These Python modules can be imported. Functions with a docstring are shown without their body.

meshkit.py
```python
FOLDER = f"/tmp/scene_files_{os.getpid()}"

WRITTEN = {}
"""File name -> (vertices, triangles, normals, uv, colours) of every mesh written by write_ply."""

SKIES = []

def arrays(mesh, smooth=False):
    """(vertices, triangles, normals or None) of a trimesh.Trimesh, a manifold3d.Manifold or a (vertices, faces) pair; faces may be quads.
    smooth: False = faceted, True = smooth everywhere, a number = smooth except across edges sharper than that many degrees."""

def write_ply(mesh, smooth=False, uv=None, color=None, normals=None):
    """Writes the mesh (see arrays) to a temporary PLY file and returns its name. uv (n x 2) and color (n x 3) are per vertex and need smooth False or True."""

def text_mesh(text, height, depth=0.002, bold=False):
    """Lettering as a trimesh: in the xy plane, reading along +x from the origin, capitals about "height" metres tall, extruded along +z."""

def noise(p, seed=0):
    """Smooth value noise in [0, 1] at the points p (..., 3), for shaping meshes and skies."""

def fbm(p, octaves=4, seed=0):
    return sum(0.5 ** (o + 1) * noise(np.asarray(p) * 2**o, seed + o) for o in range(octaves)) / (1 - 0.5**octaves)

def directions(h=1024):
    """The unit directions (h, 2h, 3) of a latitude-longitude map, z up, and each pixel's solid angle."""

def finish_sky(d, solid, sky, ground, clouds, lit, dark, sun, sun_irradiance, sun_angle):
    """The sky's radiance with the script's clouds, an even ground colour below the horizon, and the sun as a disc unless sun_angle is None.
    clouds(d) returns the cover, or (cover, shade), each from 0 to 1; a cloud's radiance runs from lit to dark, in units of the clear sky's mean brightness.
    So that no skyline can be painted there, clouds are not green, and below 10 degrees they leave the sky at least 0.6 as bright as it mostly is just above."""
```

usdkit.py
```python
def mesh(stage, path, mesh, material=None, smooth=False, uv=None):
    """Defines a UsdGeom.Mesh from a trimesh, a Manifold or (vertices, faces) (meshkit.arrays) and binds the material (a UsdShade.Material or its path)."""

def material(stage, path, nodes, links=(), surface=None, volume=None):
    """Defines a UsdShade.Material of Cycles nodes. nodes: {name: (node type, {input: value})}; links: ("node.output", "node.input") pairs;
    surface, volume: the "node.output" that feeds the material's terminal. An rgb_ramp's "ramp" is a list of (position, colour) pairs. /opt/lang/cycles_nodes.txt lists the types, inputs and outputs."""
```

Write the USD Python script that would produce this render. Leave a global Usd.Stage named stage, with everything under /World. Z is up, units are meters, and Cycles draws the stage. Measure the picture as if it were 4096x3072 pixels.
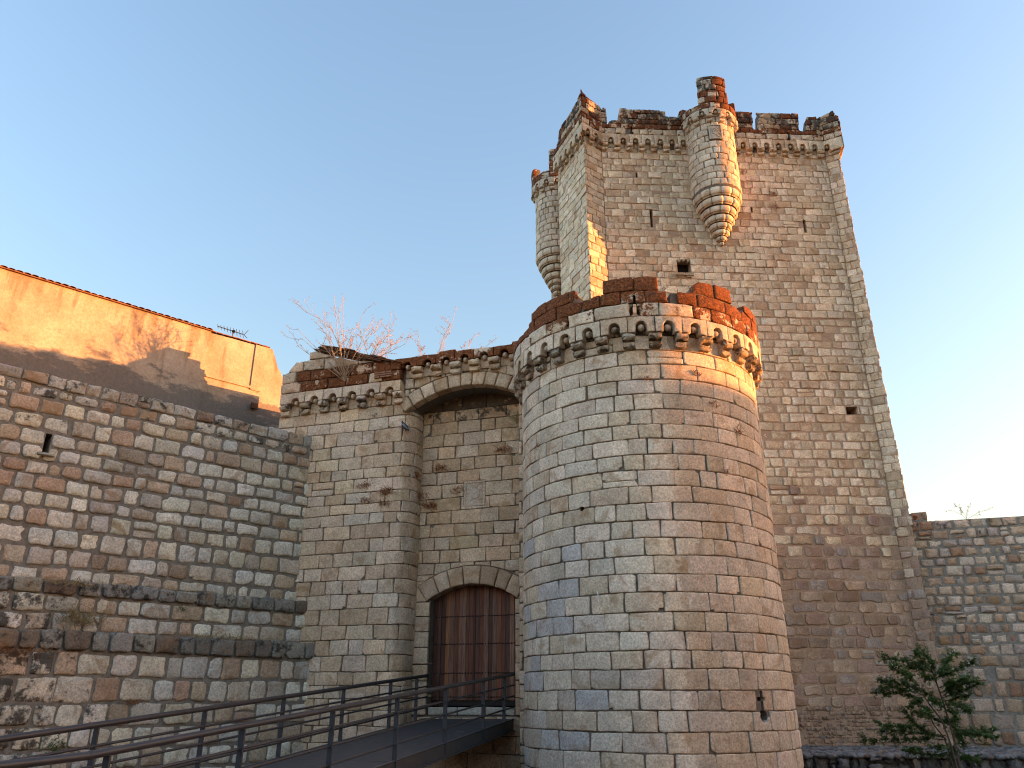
import math, random
import numpy as np
import trimesh
import shapely
from shapely.geometry import Polygon, Point, box, LineString
from shapely import affinity
from shapely.ops import unary_union
from pxr import Usd, UsdGeom, UsdLux, UsdShade, Gf, Sdf, Vt
import usdkit, meshkit

stage = Usd.Stage.CreateInMemory()
UsdGeom.SetStageUpAxis(stage, UsdGeom.Tokens.z)
UsdGeom.SetStageMetersPerUnit(stage, 1.0)
WORLD = UsdGeom.Xform.Define(stage, '/World')
stage.SetDefaultPrim(WORLD.GetPrim())
UsdGeom.Scope.Define(stage, '/World/Looks')

# ------------------------------------------------------------------ camera, sky, sun
EYE = np.array([0.0, 0.0, 0.42])
PITCH = 22.3
cam = UsdGeom.Camera.Define(stage, '/World/camera')
cam.AddTranslateOp().Set(Gf.Vec3d(*EYE))
cam.AddRotateXOp().Set(90.0 + PITCH)
cam.CreateHorizontalApertureAttr(36.0)
cam.CreateVerticalApertureAttr(27.0)
cam.CreateFocalLengthAttr(36.0 * 3092.0 / 4096.0)
cam.CreateClippingRangeAttr(Gf.Vec2f(0.1, 20000.0))
EXPOSURE = 3.5
cam.CreateExposureAttr(EXPOSURE)

SUN_AZ, SUN_EL = math.radians(88.5), math.radians(2.0)
sun_dir = np.array([math.sin(SUN_AZ) * math.cos(SUN_EL), math.cos(SUN_AZ) * math.cos(SUN_EL), math.sin(SUN_EL)])
usdkit.material(stage, '/World/Looks/sky_look',
                {'sky': ('sky_texture', {'sky_type': 'single_scattering', 'sun_disc': False, 'sun_elevation': SUN_EL, 'sun_rotation': SUN_AZ,
                                         'altitude': 300.0, 'air_density': 1.4, 'aerosol_density': 4.0, 'ozone_density': 2.2}),
                 'wb': ('mix', {'mix_type': 'multiply', 'fac': 1.0, 'color2': (1.035, 0.96, 0.95)}), 'bg': ('background_shader', {'strength': 0.15})},
                [('sky.color', 'wb.color1'), ('wb.color', 'bg.color')], surface='bg.background')
dome = UsdLux.DomeLight.Define(stage, '/World/sky')
UsdShade.MaterialBindingAPI.Apply(dome.GetPrim()).Bind(UsdShade.Material.Get(stage, '/World/Looks/sky_look'))
dome.GetPrim().SetCustomDataByKey('kind', 'structure')
sun = UsdLux.DistantLight.Define(stage, '/World/sun')
sun.CreateNormalizeAttr(True)
sun.CreateIntensityAttr(0.5)
sun.CreateAngleAttr(0.5)
sun.CreateColorAttr(Gf.Vec3f(0.80, 0.305, 0.09))
zaxis = Gf.Vec3d(*sun_dir)
rot = Gf.Rotation(Gf.Vec3d(0, 0, 1), zaxis)
sun.AddTransformOp().Set(Gf.Matrix4d().SetRotate(rot))

# ------------------------------------------------------------------ small helpers
def dirv(az):
    a = math.radians(az)
    return np.array([math.sin(a), math.cos(a)])

used = {}
def free_path(parent, name):
    key = (parent, name)
    n = used.get(key, 0)
    used[key] = n + 1
    return f'{parent}/{name}' + (f'_{n:03d}' if n else '')

def meta(prim, label=None, category=None, group=None, kind=None):
    for k, v in (('label', label), ('category', category), ('group', group), ('kind', kind)):
        if v:
            prim.SetCustomDataByKey(k, v)
    return prim

def thing(name, label=None, category=None, group=None, kind=None, loc=(0, 0, 0), rz=0.0):
    p = free_path('/World', name)
    x = UsdGeom.Xform.Define(stage, p)
    x.AddTranslateOp().Set(Gf.Vec3d(*map(float, loc)))
    if rz:
        x.AddRotateZOp().Set(float(rz))
    meta(x.GetPrim(), label, category, group, kind)
    return p

def vnormals(v, f):
    n = np.zeros_like(v)
    fn = np.cross(v[f[:, 1]] - v[f[:, 0]], v[f[:, 2]] - v[f[:, 0]])
    for k in range(3):
        np.add.at(n, f[:, k], fn)
    L = np.linalg.norm(n, axis=1, keepdims=True)
    return np.where(L > 0, n / np.maximum(L, 1e-12), [0, 0, 1.0])

_T = Sdf.ValueTypeNames
def put(parent, name, v, f, mat, smooth=False, prim=None, label=None, category=None, group=None, kind=None):
    """one Mesh prim. smooth: True = vertex normals, number = crease angle, False = faceted. prim: {primvar: rgb or (n,3)}"""
    path = free_path(parent, name)
    v = np.asarray(v, float); f = np.asarray(f, int)
    if smooth is True:
        m = UsdGeom.Mesh.Define(stage, path)
        n = vnormals(v, f)
        m.CreatePointsAttr(Vt.Vec3fArray.FromNumpy(v.astype(np.float32)))
        m.CreateFaceVertexCountsAttr(Vt.IntArray.FromNumpy(np.full(len(f), 3, np.int32)))
        m.CreateFaceVertexIndicesAttr(Vt.IntArray.FromNumpy(f.astype(np.int32).ravel()))
        m.CreateSubdivisionSchemeAttr('none')
        m.CreateNormalsAttr(Vt.Vec3fArray.FromNumpy(n.astype(np.float32)))
        m.SetNormalsInterpolation('vertex')
        UsdShade.MaterialBindingAPI.Apply(m.GetPrim()).Bind(UsdShade.Material.Get(stage, '/World/Looks/' + mat))
        nv = len(v)
    else:
        m = usdkit.mesh(stage, path, trimesh.Trimesh(v, f, process=False), '/World/Looks/' + mat, smooth=smooth)
        nv = len(m.GetPointsAttr().Get())
    for k, c in (prim or {}).items():
        c = np.asarray(c, np.float32)
        if c.ndim == 1:
            c = np.repeat(c[None], nv, 0)
        UsdGeom.PrimvarsAPI(m).CreatePrimvar(k, _T.Color3fArray, 'vertex').Set(Vt.Vec3fArray.FromNumpy(c))
    meta(m.GetPrim(), label, category, group, kind)
    return path

class MB:
    """collects pieces into one mesh"""
    def __init__(s): s.v, s.f, s.n = [], [], 0
    def add(s, v, f):
        s.v.append(np.asarray(v, float)); s.f.append(np.asarray(f, int) + s.n); s.n += len(v); return s
    def get(s): return np.vstack(s.v), np.vstack(s.f)

def boxvf(size, center=(0, 0, 0), rz=0.0):
    b = trimesh.creation.box(size)
    v = np.array(b.vertices)
    c, sn = math.cos(rz), math.sin(rz)
    v[:, :2] = v[:, :2] @ np.array([[c, sn], [-sn, c]])
    return v + center, np.array(b.faces)

def tube(pts, r, n=8, cap=True):
    pts = np.asarray(pts, float); m = len(pts)
    r = np.full(m, r) if np.ndim(r) == 0 else np.asarray(r, float)
    t = np.gradient(pts, axis=0) if m > 2 else np.repeat((pts[-1] - pts[0])[None], m, 0)
    t /= np.maximum(np.linalg.norm(t, axis=1, keepdims=True), 1e-9)
    up = np.array([0, 0, 1.0]) if abs(t[:, 2]).max() < 0.95 else np.array([0.83, 0.55, 0.05])
    a = np.cross(t, up); a /= np.maximum(np.linalg.norm(a, axis=1, keepdims=True), 1e-9)
    b = np.cross(a, t)
    th = np.arange(n) / n * 2 * np.pi
    ring = a[:, None] * np.cos(th)[None, :, None] + b[:, None] * np.sin(th)[None, :, None]
    v = (pts[:, None] + ring * r[:, None, None]).reshape(-1, 3)
    f = []
    for i in range(m - 1):
        for j in range(n):
            k = (j + 1) % n
            f += [(i * n + j, (i + 1) * n + k, i * n + k), (i * n + j, (i + 1) * n + j, (i + 1) * n + k)]
    if cap:
        v = np.vstack([v, pts[0], pts[-1]])
        for j in range(n):
            k = (j + 1) % n
            f += [(m * n, j, k), (m * n + 1, (m - 1) * n + k, (m - 1) * n + j)]
    return v, np.array(f)

# ------------------------------------------------------------------ surfaces (s to the right seen from outside, z up, d outward)
class Plane:
    def __init__(s, p0, az, miter=None):
        # miter: (side, depth at which s is exact, cotangent of half the corner angle): stones run back along the bisector of an outer corner at s = 0
        s.p = np.array(p0[:2], float); s.a = dirv(az); s.n = dirv(az + 90); s.step = 9.0; s.miter = miter
    def map(s, S, Z, D):
        if s.miter:
            side, P, cot = s.miter; S = np.asarray(S, float); D = np.asarray(D, float)
            w = np.clip(1 - (S * side + P * cot) / 0.9, 0, 1)
            S = S + side * (P - D) * cot * w
        xy = s.p + np.outer(S, s.a) + np.outer(D, s.n)
        return np.column_stack([xy, Z])
class Cyl:
    def __init__(s, c, R, step=0.25): s.c, s.R, s.step = np.array(c, float), R, step
    def map(s, S, Z, D):
        th = np.asarray(S) / s.R; r = s.R + np.asarray(D)
        return np.column_stack([s.c[0] + r * np.sin(th), s.c[1] - r * np.cos(th), Z])
    def s(s, deg): return math.radians(deg) * s.R
class Path:
    """plane that turns away through a rounded corner into a reveal"""
    def __init__(s, p0, az, s_arc, r, turn, step=0.12):
        s.p = np.array(p0[:2], float); s.az, s.sa, s.r, s.turn, s.step = az, s_arc, r, turn, step
    def map(s, S, Z, D):
        S = np.asarray(S, float); D = np.asarray(D, float); L = s.r * math.radians(s.turn)
        u = np.clip((S - s.sa) / s.r, 0, math.radians(s.turn))
        a, n = dirv(s.az), dirv(s.az + 90)
        base = s.p + np.outer(np.minimum(S, s.sa), a)
        c = -n * s.r
        arc = (np.outer(np.sin(u), a) + np.outer(np.cos(u) - 1, n)) * s.r
        nn = np.outer(np.sin(u), a) + np.outer(np.cos(u), n)
        tt = np.outer(np.cos(u), a) - np.outer(np.sin(u), n)
        ext = np.maximum(S - s.sa - L, 0)[:, None] * tt
        return np.column_stack([base + arc + ext + nn * D[:, None], Z])

def slab(poly, surf, d0, d1):
    """solid between depths d0 (front) and d1 (back); cut in strips where the surface is curved"""
    mb = MB()
    parts = [poly]
    if surf.step < 5:
        x0, _, x1, _ = poly.bounds; parts = []
        ns = max(1, int(math.ceil((x1 - x0) / surf.step)))
        e = np.linspace(x0, x1, ns + 1)
        for a, b in zip(e[:-1], e[1:]):
            parts.append(poly.intersection(box(a, -99, b, 199)))
    for g in parts:
        for q in getattr(g, 'geoms', [g]):
            if q.geom_type != 'Polygon' or q.area < 1e-5: continue
            m = trimesh.creation.extrude_polygon(q, 1.0, engine='earcut')
            v = np.array(m.vertices)
            mb.add(surf.map(v[:, 0], v[:, 1], d1 + (d0 - d1) * v[:, 2]), m.faces)
    return mb.get()

# ------------------------------------------------------------------ masonry
def ring_of(poly, rng, corner, maxseg, jit):
    g = poly.buffer(-corner, join_style=1).buffer(corner, quad_segs=2) if corner > 0 else poly
    if g.is_empty: g = poly
    if g.geom_type != 'Polygon': g = max(g.geoms, key=lambda a: a.area)
    g = g.simplify(0.006)
    xy = np.array(g.exterior.coords)[:-1]
    if shapely.algorithms.cga.signed_area(g.exterior) < 0: xy = xy[::-1]
    out = []
    for a, b in zip(xy, np.roll(xy, -1, 0)):
        n = max(1, int(math.ceil(np.linalg.norm(b - a) / maxseg)))
        for k in range(n): out.append(a + (b - a) * k / n)
    p = np.array(out)
    return p + rng.normal(0, jit, p.shape)

def concave_vf(p, surf, d0, back, bevel, rng, rough):
    """a stone whose outline is notched: bevelled rim and a triangulated flat face"""
    N = len(p); nx, pv = np.roll(p, -1, 0), np.roll(p, 1, 0)
    e1 = p - pv; e2 = nx - p
    n = np.column_stack([-e1[:, 1], e1[:, 0]]) / np.maximum(np.linalg.norm(e1, axis=1, keepdims=True), 1e-6) + np.column_stack([-e2[:, 1], e2[:, 0]]) / np.maximum(np.linalg.norm(e2, axis=1, keepdims=True), 1e-6)
    n /= np.maximum(np.linalg.norm(n, axis=1, keepdims=True), 0.4)
    C = p + n * bevel
    if not Polygon(C).is_valid: C = p + n * bevel * 0.2
    if not Polygon(C).is_valid: C = p.copy()
    dj = d0 + rng.normal(0, rough * 0.2, N)
    V = np.vstack([surf.map(p[:, 0], p[:, 1], np.full(N, d0 - back)), surf.map(p[:, 0], p[:, 1], dj - bevel * 0.9), surf.map(C[:, 0], C[:, 1], dj)])
    i = np.arange(N); j = (i + 1) % N; f = []
    for k in range(2):
        a, b = k * N, (k + 1) * N
        f += [np.column_stack([a + i, a + j, b + j]), np.column_stack([a + i, b + j, b + i])]
    tv, tf = trimesh.creation.triangulate_polygon(Polygon(C), engine='earcut')
    idx = np.array([np.argmin(((C - t) ** 2).sum(1)) for t in tv])[tf]
    A = C[idx]; cr = (A[:, 1, 0] - A[:, 0, 0]) * (A[:, 2, 1] - A[:, 0, 1]) - (A[:, 1, 1] - A[:, 0, 1]) * (A[:, 2, 0] - A[:, 0, 0])
    idx[cr < 0] = idx[cr < 0][:, ::-1]
    f.append(idx + 2 * N)
    return V, np.vstack(f)

def stone_vf(p, surf, d0, back, bevel, rng, rough, center=None):
    g = Polygon(p)
    if not g.is_valid or g.area < 0.93 * g.convex_hull.area:
        if g.is_valid: return concave_vf(p, surf, d0, back, min(bevel, 0.02), rng, rough)
    c = p.mean(0) if center is None else center
    N = len(p)
    r = p - c; L = np.maximum(np.linalg.norm(r, axis=1, keepdims=True), 1e-6)
    bv = np.minimum(bevel * rng.uniform(0.7, 1.4, (N, 1)), L * 0.35)
    half = min(np.ptp(p[:, 0]), np.ptp(p[:, 1])) / 2
    pil = min(rough, half * 0.3)
    tilt = rng.normal(0, 0.012, 2)
    C = c + r * (1 - bv / L)
    C2 = c + r * (1 - np.minimum(bv * 2.6, L * 0.6) / L)
    M = c + r * 0.42
    def dd(q, base, j): return d0 + base + (q - c) @ tilt + rng.normal(0, j, N)
    rings = [(p, np.full(N, d0 - back)), (p, dd(p, -bevel * 0.9, rough * 0.12)), (C, dd(C, -bevel * 0.12, rough * 0.2)),
             (C2, dd(C2, pil * 0.5, rough * 0.22)), (M, dd(M, pil * 0.8, rough * 0.18))]
    S = np.concatenate([q[:, 0] for q, _ in rings] + [[c[0]]]); Zz = np.concatenate([q[:, 1] for q, _ in rings] + [[c[1]]])
    D = np.concatenate([d for _, d in rings] + [[d0 + pil * 0.9]])
    v = surf.map(S, Zz, D)
    i = np.arange(N); j = (i + 1) % N
    f = []
    for k in range(len(rings) - 1):
        a, b = k * N, (k + 1) * N
        f += [np.column_stack([a + i, a + j, b + j]), np.column_stack([a + i, b + j, b + i])]
    a = (len(rings) - 1) * N
    f.append(np.column_stack([a + i, a + j, np.full(N, len(rings) * N)]))
    return v, np.vstack(f)

def courses(z0, z1, lo, hi, rng):
    z = [z0]
    while z[-1] < z1 - lo * 0.6: z.append(z[-1] + rng.uniform(lo, hi))
    z = np.array(z); return z0 + (z - z0) * (z1 - z0) / (z[-1] - z0)

def masonry(surf, outline, zs, width, rng, joint=0.02, corner=0.03, proud=0.0, back=0.12, bevel=0.02, rough=0.02, wavy=0.012, tone=None, wear=None,
            jit=0.004, split=0.03, prng=0.012, maxseg=0.19, squash=0.0, chip=0.3):
    """outline: shapely area (holes cut); returns a list of stones"""
    maxseg = min(maxseg, surf.step)
    out = []
    safe = outline.buffer(-0.001)
    x0, y0, x1, y1 = outline.bounds
    prep = shapely.prepare(outline)
    prev = []
    wv = lambda k, s: wavy * math.sin(1.3 * s + 2.1 * k) + wavy * 0.7 * math.sin(3.7 * s + 5.3 * k)
    for k in range(len(zs) - 1):
        za, zb = zs[k], zs[k + 1]
        if zb < y0 or za > y1: continue
        h = zb - za
        s = x0 - rng.uniform(0, width[1] * 0.7); br = [s]
        while s < x1:
            for _ in range(6):
                t = s + rng.uniform(*width) * (0.75 + 0.6 * h / 0.4 * 0.4)
                if not any(abs(t - q) < 0.09 for q in prev): break
            s = t; br.append(s)
        prev = br
        for a, b in zip(br[:-1], br[1:]):
            cells = [(a, b, za, zb)]
            u = rng.random()
            if u < split and h > 0.3: m = za + h * rng.uniform(0.4, 0.6); cells = [(a, b, za, m), (a, b, m, zb)]
            for (sa, sb, ya, yb) in cells:
                lo = lambda q, y: y + (wv(k, q) if y == za else wv(k + 1, q) if y == zb else 0)
                j2 = joint * rng.uniform(0.35, 0.75)
                e = rng.normal(0, 0.012, 4)
                q = Polygon([(sa + j2 + e[0], lo(sa, ya) + j2), (sb - j2 + e[1], lo(sb, ya) + j2), (sb - j2 + e[2], lo(sb, yb) - j2), (sa + j2 + e[3], lo(sa, yb) - j2)])
                if squash: q = affinity.scale(q, 1 - rng.uniform(0, squash), 1 - rng.uniform(0, squash * 1.2))
                if not q.is_valid: continue
                if not outline.contains(q):
                    q = q.intersection(safe)
                    if q.is_empty: continue
                    gs = [g for g in getattr(q, 'geoms', [q]) if g.geom_type == 'Polygon']
                    if not gs: continue
                    q = max(gs, key=lambda g: g.area)
                    if q.area < 0.012 or min(q.bounds[2] - q.bounds[0], q.bounds[3] - q.bounds[1]) < 0.07: continue
                    if q.interiors: q = Polygon(q.exterior).difference(Point(0, 0).buffer(0))
                if chip and rng.random() < chip:
                    bx = q.bounds; cx, cy = (bx[rng.integers(2) * 2], bx[rng.integers(2) * 2 + 1]); r_ = rng.uniform(0.02, 0.09)
                    cut = affinity.rotate(box(cx - r_ * rng.uniform(0.5, 1.6), cy - r_ * 0.6, cx + r_ * rng.uniform(0.5, 1.6), cy + r_ * 0.6), rng.uniform(-40, 40))
                    q2 = q.difference(cut)
                    if q2.geom_type == 'Polygon' and q2.area > 0.8 * q.area: q = q2
                p = ring_of(q, rng, corner * rng.uniform(0.5, 1.4), maxseg, jit)
                if len(p) < 4: continue
                c = np.array(q.representative_point().coords[0]) if q.area / q.minimum_rotated_rectangle.area < 0.86 else p.mean(0)
                v, f = stone_vf(p, surf, proud + rng.normal(0, prng), back, bevel, rng, rough * rng.uniform(0.5, 1.5), c)
                out.append(dict(v=v, f=f, tone=tone(c[0], c[1], rng), wear=wear(c[0], c[1], rng) if wear else (0, 0, 0), rnd=rng.random(3), area=q.area))
    return out

def one_stone(poly, surf, rng, tone, wear, proud=0.0, back=0.12, bevel=0.02, rough=0.02, corner=0.03, maxseg=0.25, jit=0.004):
    p = ring_of(poly, rng, corner, min(maxseg, surf.step), jit)
    v, f = stone_vf(p, surf, proud, back, bevel, rng, rough)
    return dict(v=v, f=f, tone=tone, wear=wear, rnd=rng.random(3), area=poly.area)

CAMF = np.array([0, math.cos(math.radians(PITCH)), math.sin(math.radians(PITCH))])
CAMU = np.array([0, -math.sin(math.radians(PITCH)), math.cos(math.radians(PITCH))])
def seen_size(st):
    c = st['v'].mean(0); q = c - EYE; z = q @ CAMF
    if z < 0.5 or abs(q[0] / z) > 0.70 or abs(q @ CAMU / z) > 0.53: return 0.0
    f = st['f']; v = st['v']
    n = np.cross(v[f[:, 1]] - v[f[:, 0]], v[f[:, 2]] - v[f[:, 0]])
    facing = np.maximum((n @ (-q / np.linalg.norm(q))), 0).sum() / 2
    return facing / (q @ q)

def lay(parent, stones, mat='stone', name='stone', limit=300, rest='stonework'):
    stones = sorted(stones, key=seen_size, reverse=True)
    for st in stones[:limit]:
        put(parent, name, st['v'], st['f'], mat, True, dict(tone=st['tone'], wear=st['wear'], rnd=st['rnd']))
    if len(stones) > limit:
        mb = MB(); pv = {k: [] for k in ('tone', 'wear', 'rnd')}
        for st in stones[limit:]:
            mb.add(st['v'], st['f'])
            for k in pv: pv[k].append(np.repeat(np.asarray(st[k], float)[None], len(st['v']), 0))
        v, f = mb.get()
        put(parent, rest, v, f, mat, True, {k: np.vstack(x) for k, x in pv.items()}, kind='stuff')

def palette(cols, var=0.1, spread=1.0):
    cols = np.array(cols); cols = list(cols.mean(0) + (cols - cols.mean(0)) * spread)
    def pick(rng):
        return cols[rng.integers(len(cols))] * (1 + rng.normal(0, var)) * (1 + rng.normal(0, 0.010, 3))
    return pick

def corbel(parent, surf, s, z, rng, tone, wear, w=0.30, d0=0.0, scale=1.0, rolls=2):
    disk = lambda x, y, r: Point(x, y).buffer(r, quad_segs=5)
    prof = unary_union([box(-0.12, 0.0, 0.07, 0.36), disk(0.07, 0.085, 0.085), box(-0.12, 0.185, 0.18, 0.37), disk(0.18, 0.277, 0.092)])
    prof = affinity.scale(prof.simplify(0.008), scale, scale, origin=(0, 0))
    pts = np.array(prof.exterior.coords)[:-1]
    if not prof.exterior.is_ccw: pts = pts[::-1]
    n = len(pts); c = pts.mean(0)
    m = trimesh.creation.extrude_polygon(Polygon(pts), 1.0, engine='earcut')
    offs = np.array([-w / 2, -w / 2 + 0.035, -w / 6, w / 6, w / 2 - 0.035, w / 2]); sc = [0.90, 1, 1.01, 1, 1, 0.90]
    V = []
    worn = rng.normal(0, 0.010, (len(offs), n, 2))
    for o, k, wn in zip(offs, sc, worn):
        q = c + (pts - c) * k + wn * (pts[:, :1] > 0.0)
        V.append(surf.map(np.full(n, s + o), z + q[:, 1], d0 + q[:, 0]))
    V = np.vstack(V); f = []
    for i in range(len(offs) - 1):
        for j in range(n):
            k = (j + 1) % n
            f += [(i * n + j, i * n + k, (i + 1) * n + k), (i * n + j, (i + 1) * n + k, (i + 1) * n + j)]
    f = np.array(f)[:, ::-1]
    tri = trimesh.creation.triangulate_polygon(Polygon(pts), engine='earcut')
    idx = np.array([np.argmin(((pts - t) ** 2).sum(1)) for t in tri[0]])
    a = idx[tri[1]]; last = (len(offs) - 1) * n
    f = np.vstack([f, a, a[:, ::-1] + last])
    # orient outward
    tm = trimesh.Trimesh(V, f, process=False)
    if tm.volume < 0: f = f[:, ::-1]
    put(parent, 'corbel', V, f, 'stone', 40, dict(tone=tone, wear=wear, rnd=rng.random(3)))

ICO = trimesh.creation.icosphere(subdivisions=2)
def ball(parent, surf, s, z, d, r, rng, tone, wear):
    c = surf.map(np.array([s]), np.array([z]), np.array([d]))[0]
    v = np.array(ICO.vertices)
    v = v * (1 + 0.10 * (meshkit.noise(v * 2.2 + rng.random(3) * 50) - 0.5))[:, None]
    put(parent, 'stone_ball', v * r + c, ICO.faces, 'stone', True, dict(tone=tone, wear=wear, rnd=rng.random(3)))

def arch_course(surf, edges, centres, zc, r, z0, z1, rng, tone, wear, proud, back=0.22, joint=0.012, outline=None):
    """the course above the corbels: one stone to each bay, hollowed by a small round arch"""
    out = []
    for a, b in zip(edges[:-1], edges[1:]):
        j = joint * rng.uniform(0.3, 0.8); up = rng.normal(0, 0.006)
        q = Polygon([(a + j, z0 + 0.004), (b - j, z0 + 0.004), (b - j, z1 - j + up), (a + j, z1 - j + up)])
        for c in centres:
            if a < c < b: q = q.difference(niche(c, zc, r, 0.6))
        if outline is not None: q = q.intersection(outline)
        for g in getattr(q, 'geoms', [q]):
            if g.geom_type == 'Polygon' and g.area > 0.012:
                p = np.array(g.exterior.coords)[:-1]
                if not g.exterior.is_ccw: p = p[::-1]
                o = []
                for m, n in zip(p, np.roll(p, -1, 0)):
                    k = max(1, int(math.ceil(np.linalg.norm(n - m) / min(0.2, surf.step))))
                    o += [m + (n - m) * i / k for i in range(k)]
                p = np.array(o) + rng.normal(0, 0.004, (len(o), 2))
                v, f = concave_vf(p, surf, proud + rng.normal(0, 0.006), back, 0.016, rng, 0.012)
                c = g.centroid
                out.append(dict(v=v, f=f, tone=tone(c.x, c.y, rng), wear=wear(c.x, c.y, rng), rnd=rng.random(3), area=g.area))
    return out

def niche(s, z, r, drop): return unary_union([Point(s, z).buffer(r, quad_segs=4), box(s - r, z - drop, s + r, z)]).simplify(0.004)

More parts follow.
